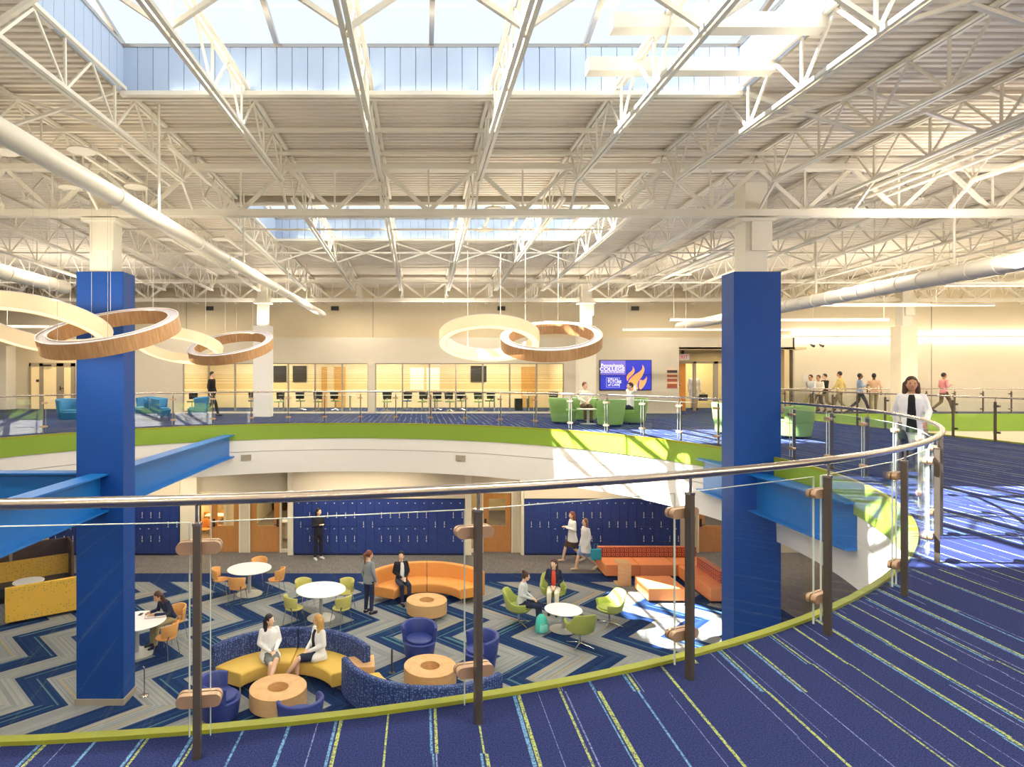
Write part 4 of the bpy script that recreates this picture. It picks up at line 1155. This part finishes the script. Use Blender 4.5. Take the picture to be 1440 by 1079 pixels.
def task_chair(col, label, loc, rz):
    g = thing('task_chair', label, 'chair', loc, rz, 'classroom chairs behind the glass')
    t = MB(); t.loft([((0, 0, .43), .20, .20), ((0, 0, .46), .23, .22), ((0, 0, .48), .2, .2)], 16); t.build('seat', col, g, smooth=60)
    t = MB(); arc_shell(t, .21, .24, .55, .88, radians(40), radians(140), 10, .1); t.build('backrest', M['black'], g, smooth=60)
    t = MB(); t.tube([(0, 0, .08), (0, 0, .43)], .025, 8); t.bar((0, .15, .45), (0, .24, .62), .05, .02); t.build('post', M['chrome'], g)
    for k in range(5):
        a = 2 * pi * k / 5; t = MB(); t.tube([(0, 0, .09), (.27 * cos(a), .27 * sin(a), .04)], [.02, .014], 6); t.build('leg', M['chrome'], g)
    return g
proto = None; xs = [XD(p, 28.2) for p in (275, 352, 395, 420, 450, 470, 545, 572, 594, 615, 632, 650, 672, 690, 775)]
cm = [M['grn'], M['dark'], M['grn'], M['teal']]
for i, x in enumerate(xs):
    lb = '%s task chair from the left behind the classroom glass' % ORD[i]
    y = 27.75 + .9 * (i % 2); rz = pi * (i % 2) + .3 * sin(i * 2.1)
    if i == 0: proto = task_chair(M['grn'], lb, (x, y, F), rz)
    else:
        c = dup(proto, (x, y, F), rz, lb)
        if i % 3 == 1:
            for ch in c.children:
                if ch.name.startswith('seat'):
                    ch.data = ch.data.copy(); ch.data.materials[0] = cm[i % 4]
for i, (a, b_) in enumerate(((395, 500), (535, 600), (605, 700), (735, 785))):
    x0, x1 = XD(a, 28.4), XD(b_, 28.4)
    g = thing('classroom_table', '%s long white table from the left behind the classroom glass' % ORD[i], 'table', ((x0 + x1) / 2, 28.2, F), 0, 'classroom tables')
    L = (x1 - x0) / 2
    MB().box(-L, L, -.3, .3, .71, .74).build('tabletop', M['top'], g)
    for s in (-1, 1): MB().box(s * (L - .2) - .03, s * (L - .2) + .03, -.22, .22, 0, .71).build('leg', M['chrome'], g)
bn = MB(); bn.box(-.17, .17, -.15, .15, 0, .55); tag(bn.build('waste_bin', M['black'], None, bevel=.01, loc=(XD(729, 28.9), 28.9, F)), 'black waste bin behind the classroom glass', 'bin')

# ---- video wall, signs
vw = thing('video_wall', 'blue four-screen video wall with an orange flame', 'screen', (ux(843.5), WU - .07, ZC - (548.2 - HY) / ku))
W_, H_ = (915 - 843.5) / ku, (548.2 - 507) / ku
for i in range(2):
    for j in range(2):
        t = MB(); t.box(i * W_ / 2 + .008, (i + 1) * W_ / 2 - .008, -.0, .06, j * H_ / 2 + .008, (j + 1) * H_ / 2 - .008); t.build('screen_panel', M['screenlit'] if (i == 0 and j == 1) else M['screen'], vw)
t = MB(); t.box(-.02, W_ + .02, .01, .065, -.02, H_ + .02); t.build('screen_frame', M['black'], vw)
def spline(pts, n=6):
    out = []; k = len(pts)
    for i in range(k):
        p0, p1, p2, p3 = (Vector(pts[(i + d) % k]) for d in (-1, 0, 1, 2))
        for s in range(n):
            t = s / n; out.append(.5 * ((2 * p1) + (p2 - p0) * t + (2 * p0 - 5 * p1 + 4 * p2 - p3) * t * t + (3 * p1 - p0 - 3 * p2 + p3) * t ** 3))
    return out
def flame(pts):
    c = [((x - 80) / 1265 * W_, (805 - y) / 715 * H_) for x, y in pts]
    t = MB(); t.prism([(p.x, p.y) for p in spline(c)], 'y', -.006, -.001); return t.build('flame_shape', M['flame'], vw)
flame([(885, 235), (930, 330), (905, 410), (850, 470), (790, 530), (755, 590), (735, 540), (740, 470), (790, 400), (860, 345), (888, 290)])
flame([(1130, 200), (1175, 300), (1150, 400), (1100, 500), (1030, 590), (1000, 690), (1005, 798), (800, 798), (770, 690), (785, 600), (850, 510), (950, 430), (1060, 360), (1120, 290)])
flame([(1235, 480), (1225, 590), (1180, 690), (1110, 780), (1060, 796), (1040, 720), (1050, 620), (1070, 560), (1130, 580), (1195, 540)])
def text(s, x, z, size, parent, m, y=-.004, align='CENTER', sx=1.0):
    cu = bpy.data.curves.new('lettering', 'FONT'); cu.body = s; cu.size = size; cu.align_x = align; cu.extrude = .001
    o = bpy.data.objects.new('lettering', cu); COL.objects.link(o); o.parent = parent; o.location = (x, y, z); o.rotation_euler = (pi / 2, 0, 0); o.scale = (sx, 1, 1)
    cu.materials.append(m)
    me = bpy.data.meshes.new_from_object(o.evaluated_get(bpy.context.evaluated_depsgraph_get())); mo = bpy.data.objects.new('lettering', me); COL.objects.link(mo)
    mo.parent = parent; mo.location = o.location; mo.rotation_euler = o.rotation_euler; mo.scale = o.scale; bpy.data.objects.remove(o); return mo
text('Pennsylvania', W_ * .235, H_ * .78, .19, vw, M['scrwhite']); text('COLLEGE', W_ * .235, H_ * .645, .22, vw, M['scrwhite'], sx=1.15); text('of HEALTH SCIENCES', W_ * .235, H_ * .575, .10, vw, M['scrwhite'], sx=1.05)
text('JOIN the', W_ * .15, H_ * .325, .13, vw, M['scrwhite'], align='LEFT', sx=.9); text('FUTURE', W_ * .15, H_ * .225, .16, vw, M['scrwhite'], align='LEFT'); text('of CARE', W_ * .15, H_ * .13, .14, vw, M['scrwhite'], align='LEFT')
t = MB()
for a, b_, c, d_ in ((.12, .38, .08, .085), (.12, .38, .405, .41), (.12, .1225, .08, .41), (.3775, .38, .08, .41)): t.box(W_ * a, W_ * b_, -.004, -.001, H_ * c, H_ * d_)
t.build('text_frame', M['scrwhite'], vw)
ds = thing('directory_sign', 'wall directory sign with one dark and three rust strips', 'sign', (ux(938), WU - .02, ZC - (545.8 - HY) / ku))
for i, (a, b_, m) in enumerate(((.78, .92, M['dark']), (.57, .68, mat('rust_strip', '#a8563c', .6)), (.33, .47, mat('rust_strip', '#a8563c', .6)), (.0, .22, mat('rust_strip', '#a8563c', .6)))):
    t = MB(); t.box(0, .42, -.01, .0, a * .82, b_ * .82); t.build('sign_strip', m, ds)
t = MB(); t.box(-.01, .43, 0, .02, -.02, .82); t.build('sign_plate', mat('pale_sign', '#e8c8a8', .6), ds)
es = thing('exit_sign', 'red-lettered exit sign above the entry doors', 'sign', (11.45, 27.4, F + 2.28))
t = MB(); t.box(-.28, .28, 0, .05, 0, .26); t.build('sign_box', M['top'], es); text('EXIT', 0, .05, .22, es, mat('exit_red', '#d02818', .5, emit='#e03020', es=.6)); MB().box(-.05, .05, 0, .05, .26, .44).build('sign_bracket', M['dark'], es)
pn = MB(); pn.box(0, .42, 0, .02, 0, .42); tag(pn.build('wall_notice', mat('notice', '#e8e4dc', .7), None, loc=(17.0, 27.97, F + 1.25)), 'small pale notice on the right wall beside the walkers', 'sign')
for i, x in enumerate((17.35, 17.75)):
    s = thing('wall_spotlight', ('left' if i == 0 else 'right') + ' one of two small dark spotlights on the right wall', 'spotlight', (x, 27.95, 7.72))
    MB().tube([(0, 0, 0), (0, -.1, -.05), (.05, -.2, -.1)], [.03, .05, .06], 10).build('lamp_head', M['black'], s)
# ------------------------------------------------------------------ people
def remesh(mb, name, m, parent, vox, smooth_it=4):
    me = mb.mesh(name); o = bpy.data.objects.new(name, me); COL.objects.link(o)
    r = o.modifiers.new('r', 'REMESH'); r.mode = 'VOXEL'; r.voxel_size = vox
    s = o.modifiers.new('s', 'SMOOTH'); s.iterations = smooth_it; s.factor = .5
    dg = bpy.context.evaluated_depsgraph_get(); ev = o.evaluated_get(dg)
    me2 = bpy.data.meshes.new_from_object(ev); o.modifiers.clear(); o.data = me2; bpy.data.meshes.remove(me)
    me2.materials.clear(); me2.materials.append(m); me2.shade_smooth(); o.parent = parent
    return o
def cloth(name, col, **k): return mat('cloth_' + name, col, .85, var=.06, vs=12, **k)
CL = {k: cloth(k, c) for k, c in dict(white='#f0f0f2', black='#17171b', navy='#1b2340', grey='#8e9298', lgrey='#d3d6da', red='#e8532c', jeans='#222c48', cream='#efe8d8', blush='#e0b896', pink='#e79aa0', mustard='#d8c27a', blue='#8ea6c8', khaki='#a89a70', brown='#5c4632', skirt='#77807c', tan='#d9c3a0').items()}
SK = {'fair': mat('skin_fair', '#eec4a6', .55, var=.03), 'tan': mat('skin_tan', '#c99570', .55, var=.03), 'dark': mat('skin_dark', '#6a4530', .55, var=.03)}
HR = {'black': mat('hair_black', '#1d1614', .5, var=.2, vs=40), 'brown': mat('hair_brown', '#4a2a1a', .5, var=.2, vs=40), 'auburn': mat('hair_auburn', '#7a3f24', .5, var=.2, vs=40), 'blond': mat('hair_blond', '#c89a50', .5, var=.25, vs=40), 'light': mat('hair_light_brown', '#8a6540', .5, var=.2, vs=40)}
EYE = mat('eye_dark', '#20181a', .3, var=0); LIP = mat('lip_rose', '#b8665c', .5, var=0)
V = Vector

def person(label, loc, rz, pose='stand', h=1.66, skin='fair', hair='brown', hs='long', top='white', bottom='jeans', inner=None, coat=0.0, legs='trousers', shoes='black',
           arms='down', seat=.46, turn=0.0, lean=0.0, male=False, vox=.014, cross=False, group=None, step=1):
    """figure facing -y in its own frame"""
    g = thing('person', label, 'person', loc, rz, group); s = h / 1.66
    sit = pose == 'sit'; hipz = (seat + .085) if sit else .88 * s
    def T(x, y, z): return V((x, y, z))
    up = hipz                                       # torso origin
    wsh = (.175 if male else .150) * s
    def tor(x, y, z):                               # point of the torso, leaning forward (-y)
        return V((x, y - lean * z, up + z * (1 - lean * lean * .35)))
    hip = [T(sx * .085 * s, 0, hipz) for sx in (-1, 1)]
    if sit:
        knee = [T(-.10, -.43, seat + .07), T(.10, -.43, seat + .07)]; ank = [T(-.10, -.44, .085), T(.10, -.47, .085)]
        if cross: knee = [T(-.09, -.43, seat + .06), T(.02, -.45, seat + .13)]; ank = [T(-.11, -.44, .085), T(-.20, -.66, .20)]
        toe = [a + V((0, -.15, -.055)) for a in ank]
    elif pose == 'walk':
        knee = [T(-.09, -.20 * step, .49 * s), T(.09, .04 * step, .47 * s)]; ank = [T(-.09, -.30 * step, .085), T(.09, .36 * step, .17)]
        toe = [ank[0] + V((0, -.14, -.04)), ank[1] + V((0, -.11, -.11))]
    else:
        knee = [T(-.095 * s, -.02, .48 * s), T(.095 * s, -.01, .48 * s)]; ank = [T(-.11 * s, .02, .085), T(.10 * s, .02, .085)]
        toe = [a + V((sx * .03, -.15, -.05)) for a, sx in zip(ank, (-1, 1))]
    sh = [tor(sx * wsh, .01, .50 * s) for sx in (-1, 1)]
    zt = up + .5 * s
    if arms == 'down': el = [V((sx * (wsh + .065), .03 - lean * .2, zt - .27 * s)) for sx in (-1, 1)]; wr = [V((sx * (wsh + .07), -.05 - lean * .2, zt - .50 * s)) for sx in (-1, 1)]
    elif arms == 'swing': el = [V((-(wsh + .07), .12, zt - .25 * s)), V(((wsh + .07), -.06, zt - .26 * s))]; wr = [V((-(wsh + .06), .14, zt - .48 * s)), V(((wsh + .04), -.26, zt - .42 * s))]
    elif arms == 'lap': el = [tor(sx * (wsh + .06), .0, .25 * s) for sx in (-1, 1)]; wr = [V((sx * .05, -.25 - lean * .2, up + .14)) for sx in (-1, 1)]
    elif arms == 'hold': el = [V((sx * (wsh + .05), .01, zt - .27 * s)) for sx in (-1, 1)]; wr = [V((sx * .07, -.23, zt - .20 * s)) for sx in (-1, 1)]
    elif arms == 'table': el = [tor(sx * (wsh + .08), -.12, .22 * s) for sx in (-1, 1)]; wr = [V((-.12, -.44 - lean * .1, .79)), V((.10, -.46 - lean * .1, .79))]
    elif arms == 'head': el = [V((-(wsh + .16), .02, zt + .05)), V((wsh + .16, .02, zt + .05))]; wr = [V((-.09, .10, zt + .2)), V((.09, .10, zt + .2))]
    neck = tor(0, .015, .555 * s); hd = tor(0, -.02, .70 * s) + V((0, -lean * .12, -lean * .1)); hr = s ** .3
    R = Matrix.Rotation(turn, 3, 'Z') @ Matrix.Rotation(lean * .9, 3, 'X')
    def H(x, y, z): return hd + R @ V((x, y, z)) * hr
    # body: one continuous surface
    b = MB()
    b.loft([(tor(0, 0, -.10), .10 * s, .08 * s), (tor(0, 0, -.04), .145 * s, .105 * s), (tor(0, 0, .03), .155 * s, .11 * s), (tor(0, 0, .17 * s), .118 * s, .085 * s), (tor(0, -.005, .33 * s), .145 * s, .10 * s), (tor(0, 0, .45 * s), .155 * s, .09 * s), (tor(0, .01, .53 * s), .10 * s, .06 * s)], 18)
    b.cap(tor(0, .01, .50 * s), hd + V((0, .02, -.03)), .052 * s, .047 * s)
    b.ball(hd, .074 * hr, .094 * hr, .112 * hr, 14, 10, R); b.ball(H(0, -.035, -.055), .052 * hr, .055 * hr, .055 * hr, 12, 8, R)
    b.cap(H(0, -.088, .012), H(0, -.106, -.022), .010, .014, 8)
    for sx in (-1, 1): b.ball(H(sx * .076, .005, -.005), .012, .02, .03, 8, 6, R)
    for i in (0, 1):
        sx = -1 if i == 0 else 1
        b.cap(hip[i], knee[i], .082 * s, .054 * s); b.cap(knee[i], ank[i] + (knee[i] - ank[i]) * .55, .052 * s, .052 * s); b.cap(ank[i] + (knee[i] - ank[i]) * .6, ank[i], .053 * s, .033 * s)
        b.cap(ank[i] + V((0, .025, -.035)), toe[i], .038, .03)
        b.cap(sh[i] + V((0, 0, -.025)), el[i], .041 * s, .035 * s); b.cap(el[i], wr[i], .037 * s, .025 * s)
        d = (wr[i] - el[i]).normalized(); a = d.cross(V((0, 0, 1)) if abs(d.z) < .9 else V((0, 1, 0))).normalized()
        pc = wr[i] + d * .05; b.cap(wr[i], wr[i] + d * .075, .024, .03, 8)
        nrm = a.cross(d)
        for f in range(4):
            o = a * (-.030 + .02 * f); L = (.060, .072, .068, .052)[f]; p = wr[i] + d * .088 + o; m1 = p + (d * .9 - nrm * .25).normalized() * L * .55; b.cap(p, m1, .0095, .009, 6); b.cap(m1, m1 + (d * .7 - nrm * .6).normalized() * L * .5, .009, .0075, 6)
        p = wr[i] + d * .03 - a * .026 * sx * -1; b.cap(p, p + (d * .7 + a * .7 * sx).normalized() * .055, .012, .009, 6)
    remesh(b, 'body', SK[skin], g, min(vox, .012))
    # face details
    t = MB()
    for sx in (-1, 1): t.ball(H(sx * .030, -.086, .012), .010, .006, .007, 8, 6, R)
    t.build('eyes', EYE, g, smooth=80)
    t = MB(); t.ball(H(0, -.091, -.052), .022, .008, .006, 10, 6, R); t.build('mouth', LIP, g, smooth=80)
    # hair
    k = MB(); k.ball(H(0, .018, .026), .086 * hr, .098 * hr, .108 * hr, 14, 10, R)
    if hs in ('long', 'longer'):
        zl = -.20 if hs == 'long' else -.30
        for sx in (-1, 0, 1): k.cap(H(sx * .065, .05 + .03 * (sx == 0), .0), H(sx * .085, .04 + .05 * (sx == 0), zl), .045, .034); k.cap(H(sx * .05, .065, .0), H(sx * .04, .085, zl + .02), .055, .045)
    if hs == 'bob':
        for sx in (-1, 0, 1): k.cap(H(sx * .07, .04 + .03 * (sx == 0), .0), H(sx * .085, .03 + .05 * (sx == 0), -.13), .045, .038)
    if hs == 'pony': k.cap(H(0, .10, .05), H(0, .15, .02), .035, .04); k.cap(H(0, .15, .02), H(0, .14, -.22), .042, .02)
    if hs == 'bun': k.ball(H(0, .07, .12), .05, .05, .045)
    ho = remesh(k, 'hair', HR[hair], g, min(vox, .012), 2)
    # cut the face free: push hair that lies in front of the face back inside the head
    Ri = R.inverted()
    for v in ho.data.vertices:
        q = Ri @ (v.co - hd) / hr
        if q.y < -.045 and q.z < .055 and abs(q.x) < .064: v.co = hd + R @ V((q.x * .9, -.03, q.z)) * hr
    # trousers / skirt
    if legs == 'trousers':
        b = MB(); b.loft([(tor(0, 0, -.11), .11 * s, .09 * s), (tor(0, 0, -.04), .155 * s, .115 * s), (tor(0, 0, .03), .165 * s, .12 * s), (tor(0, 0, .12 * s), .14 * s, .105 * s)], 18)
        for i in (0, 1): b.cap(hip[i], knee[i], .094 * s, .068 * s); b.cap(knee[i], ank[i] + V((0, 0, .03)), .068 * s, .05 * s)
        remesh(b, 'trousers', CL[bottom], g, vox)
    else:
        b = MB(); b.loft([(tor(0, 0, -.08), .12 * s, .09 * s), (tor(0, 0, .0), .165 * s, .12 * s), (tor(0, 0, .12 * s), .14 * s, .10 * s)], 18)
        for i in (0, 1): b.cap(hip[i], hip[i] + (knee[i] - hip[i]) * .86, .10 * s, .085 * s)
        b.cap((hip[0] + hip[1]) / 2, (knee[0] + knee[1]) / 2 * .8 + (hip[0] + hip[1]) / 2 * .2, .10 * s, .08 * s)
        remesh(b, 'skirt', CL[bottom], g, vox)
    # top with sleeves, optional coat skirt
    b = MB(); e = .016 + (.012 if coat else 0)
    b.loft([(tor(0, 0, -.06 if not sit else -.03), .160 * s + e, .115 * s + e), (tor(0, 0, .06), .155 * s + e, .108 * s + e), (tor(0, 0, .17 * s), .125 * s + e, .09 * s + e), (tor(0, -.005, .33 * s), .15 * s + e, .105 * s + e), (tor(0, 0, .45 * s), .158 * s + e, .092 * s + e), (tor(0, .01, .535 * s), .085 * s + e * .3, .062 * s + e * .3)], 20)
    for i in (0, 1): b.cap(sh[i] + V((0, 0, -.015)), el[i], .050 * s + e * .45, .043 * s + e * .4); b.cap(el[i], wr[i] + (el[i] - wr[i]) * .06, .043 * s + e * .4, .032 * s + e * .3)
    if coat:
        if sit:
            for i in (0, 1): b.cap(hip[i] + V((0, .02, 0)), hip[i] + (knee[i] - hip[i]) * .35 + V(((-1, 1)[i] * .035, 0, -.02)), .115 * s, .10 * s)
            b.loft([(T(0, .03, seat + .01), .21 * s, .14 * s), (T(0, .02, seat + .12), .185 * s, .135 * s)], 18)
        else: b.loft([(T(0, .01, hipz - coat * .6), .235 * s, .175 * s), (T(0, .01, hipz - coat * .3), .215 * s, .16 * s), (T(0, 0, hipz + .03), .185 * s, .135 * s)], 20)
    remesh(b, 'lab_coat' if coat else 'top', CL[top], g, vox)
    if inner:
        t = MB(); zs = [.52, .44, .33, .17, .02] + ([-.12] if (coat and not sit) else []); vs = []
        for i, zz in enumerate(zs):
            dep = (.062, .095, .108, .094, .118, .135)[i] * s + e + .010; w = (.035, .055, .06, .06, .07, .08)[i] * s
            c = tor(0, 0, zz * s)
            vs += [c + V((-w, -dep + .02, 0)), c + V((-w * .5, -dep, 0)), c + V((w * .5, -dep, 0)), c + V((w, -dep + .02, 0))]
        n = len(zs); vs2 = [v + V((0, .03, 0)) for v in vs]; fs = []
        for i in range(n - 1):
            for j in range(3): fs += [(4 * i + j, 4 * i + j + 1, 4 * i + j + 5, 4 * i + j + 4), (4 * n + 4 * i + j, 4 * n + 4 * i + j + 4, 4 * n + 4 * i + j + 5, 4 * n + 4 * i + j + 1)]
            for j in (0, 3): fs.append((4 * i + j, 4 * i + 4 + j, 4 * n + 4 * i + 4 + j, 4 * n + 4 * i + j))
        fs += [(0, 1, 4 * n + 1, 4 * n), (1, 2, 4 * n + 2, 4 * n + 1), (2, 3, 4 * n + 3, 4 * n + 2)]
        t.add(vs + vs2, fs).build('shirt_front', CL[inner], g, smooth=60)
    if shoes:
        for i in (0, 1):
            b = MB(); b.cap(ank[i] + V((0, .03, -.04)), toe[i] + V((0, -.01, 0)), .045, .038)
            remesh(b, 'shoe', CL[shoes], g, .012, 2)
    return g

def seat_on(c, r, adeg): a = radians(adeg); return (c[0] + r * cos(a), c[1] + r * sin(a))
# lower floor
person('woman in grey sweater and dark jeans standing by the orange sofa', (-1.36, 16.65, 0), radians(140), 'stand', 1.63, hair='auburn', hs='pony', top='grey', bottom='jeans', turn=radians(-15))
p = seat_on((.19, 16.75), 1.18, 128); person('person in black cardigan sitting on the orange sofa', (p[0], p[1], 0), radians(128 - 90 - 20), 'sit', 1.66, hair='black', hs='short', top='black', bottom='navy', inner='white', arms='lap', turn=radians(-25))
p = seat_on((-2.63, 11.85), 1.25, 113); person('woman in white coat with dark hair on the left of the mustard seat', (p[0], p[1], 0), radians(113 - 90 + 5), 'sit', 1.66, hair='black', hs='long', top='white', inner='white', bottom='skirt', legs='skirt', coat=.4, arms='lap', cross=True, shoes='tan', turn=radians(38))
p = seat_on((-2.63, 11.85), 1.25, 65); person('woman in white coat with long blond hair on the right of the mustard seat', (p[0], p[1], 0), radians(65 - 90 - 25), 'sit', 1.66, hair='blond', hs='longer', top='white', inner='black', bottom='navy', legs='skirt', coat=.4, arms='lap', cross=True, shoes='tan', turn=radians(-45))
person('woman with long dark hair writing at the table by the column', (-5.90, 14.93, 0), math.atan2(C3.y - T3.y, C3.x - T3.x) - pi / 2, 'sit', 1.64, skin='tan', hair='brown', hs='longer', top='navy', bottom='khaki', arms='table', lean=.42)
person('woman all in black standing against the navy lockers', (-3.5, 21.6, 0), radians(35), 'stand', 1.72, hair='black', hs='long', top='black', bottom='black', arms='hold', shoes='white', turn=radians(30))
person('walker in white coat and dark skirt passing the lockers, farther one', (5.15, 21.3, 0), radians(-80), 'walk', 1.66, hair='auburn', hs='long', top='white', bottom='brown', legs='skirt', coat=.3, arms='hold', shoes='tan')
person('walker in white coat with a turquoise bag, nearer one by the lockers', (5.35, 20.35, 0), radians(-75), 'walk', 1.64, hair='light', hs='bob', top='white', bottom='blue', legs='skirt', coat=.45, arms='down', shoes='tan')
tb = thing('tote_bag', 'turquoise tote bag beside the nearer walker by the lockers', 'bag', (5.62, 20.1, .42), radians(10))
MB().box(-.17, .17, -.05, .05, 0, .34).build('bag_body', mat('cyan_bag', '#22a8c4', .6), tb, bevel=.015); MB().tube([(-.08, 0, .34), (-.06, 0, .5), (.06, 0, .5), (.08, 0, .34)], .008, 6).build('bag_handle', mat('cyan_bag', '#22a8c4', .6), tb)
person('woman in light grey sweater with a hair bun in the left lime chair', (2.56, 15.93, 0), face((2.5, 15.95), T4), 'sit', 1.64, hair='brown', hs='bun', top='lgrey', bottom='navy', arms='lap', lean=.12, turn=radians(20))
person('woman in navy jacket and red shirt in the back lime chair', (3.62, 17.02, 0), face((3.62, 17.1), (3.2, 15.6)), 'sit', 1.64, hair='brown', hs='long', top='navy', inner='red', bottom='cream', arms='lap', lean=.08, turn=radians(-20))
# upper floor
person('smiling woman in white coat and black top walking behind the guardrail', (7.66, 9.8, F), radians(-38), 'walk', 1.51, skin='tan', hair='brown', hs='bob', top='white', inner='black', bottom='black', coat=.45, arms='swing', shoes='tan', turn=radians(8), step=.7)
person('person in black walking past the classroom glass', (-8.25, 24.9, F), radians(80), 'walk', 1.72, hair='black', hs='short', top='black', bottom='black', arms='down', male=True)
person('person with reddish hair seated in the green chair behind the table', (5.72, 21.85, F), radians(0), 'sit', 1.66, hair='auburn', hs='short', top='cream', bottom='brown', arms='lap', turn=radians(30))
person('person in white with hands behind head in a green chair below the screens', (6.92, 20.7, F), face((7.0, 20.7), (5.9, 20.6)), 'sit', 1.66, hair='black', hs='short', top='white', bottom='navy', arms='head')
person('person in dark jacket standing at the amber entry door', (11.35, 28.1, F), radians(60), 'stand', 1.68, skin='tan', hair='black', hs='short', top='black', bottom='khaki', arms='hold')
person('person in white coat and khaki shorts behind the entry glass, with a briefcase', (12.95, 29.7, F), radians(-10), 'stand', 1.74, hair='light', hs='short', top='white', inner='mustard', bottom='khaki', legs='skirt', coat=.5, arms='down', male=True)
bc = thing('briefcase', 'dark briefcase carried behind the entry glass', 'briefcase', (13.32, 29.6, F + .42)); MB().box(-.2, .2, -.05, .05, 0, .3).build('case', M['dark'], bc, bevel=.01); MB().tube([(-.06, 0, .3), (-.05, 0, .36), (.05, 0, .36), (.06, 0, .3)], .01, 6).build('handle', M['black'], bc)
wk = [(1140, 1.60, 'grey shirt', 'tan', 'black', -70, 'lgrey', 'khaki'), (1151, 1.58, 'cream top', 'tan', 'black', -60, 'cream', 'brown'), (1160, 1.64, 'black jacket', 'fair', 'black', -90, 'black', 'khaki'), (1181, 1.74, 'mustard jacket', 'tan', 'black', -140, 'mustard', 'khaki'), (1209, 1.66, 'blue patterned shirt', 'dark', 'black', 70, 'blue', 'navy'), (1229, 1.66, 'blush shirt', 'dark', 'black', 150, 'blush', 'khaki'), (1327, 1.68, 'pink shirt reading', 'tan', 'black', 85, 'pink', 'brown')]
for i, (px, hh, nm, sk, hr_, rz, tp, bt_) in enumerate(wk):
    y = 26.9 + .25 * (i % 3); person('person in %s walking along the glowing right wall' % nm if 'reading' not in nm else 'person in pink shirt looking down by the glowing right wall', (XD(px, y), y, F), radians(rz), 'walk', hh, skin=sk, hair=hr_, hs='short', top=tp, bottom=bt_, arms='hold' if i in (4, 6) else 'swing', male=True, vox=.018)
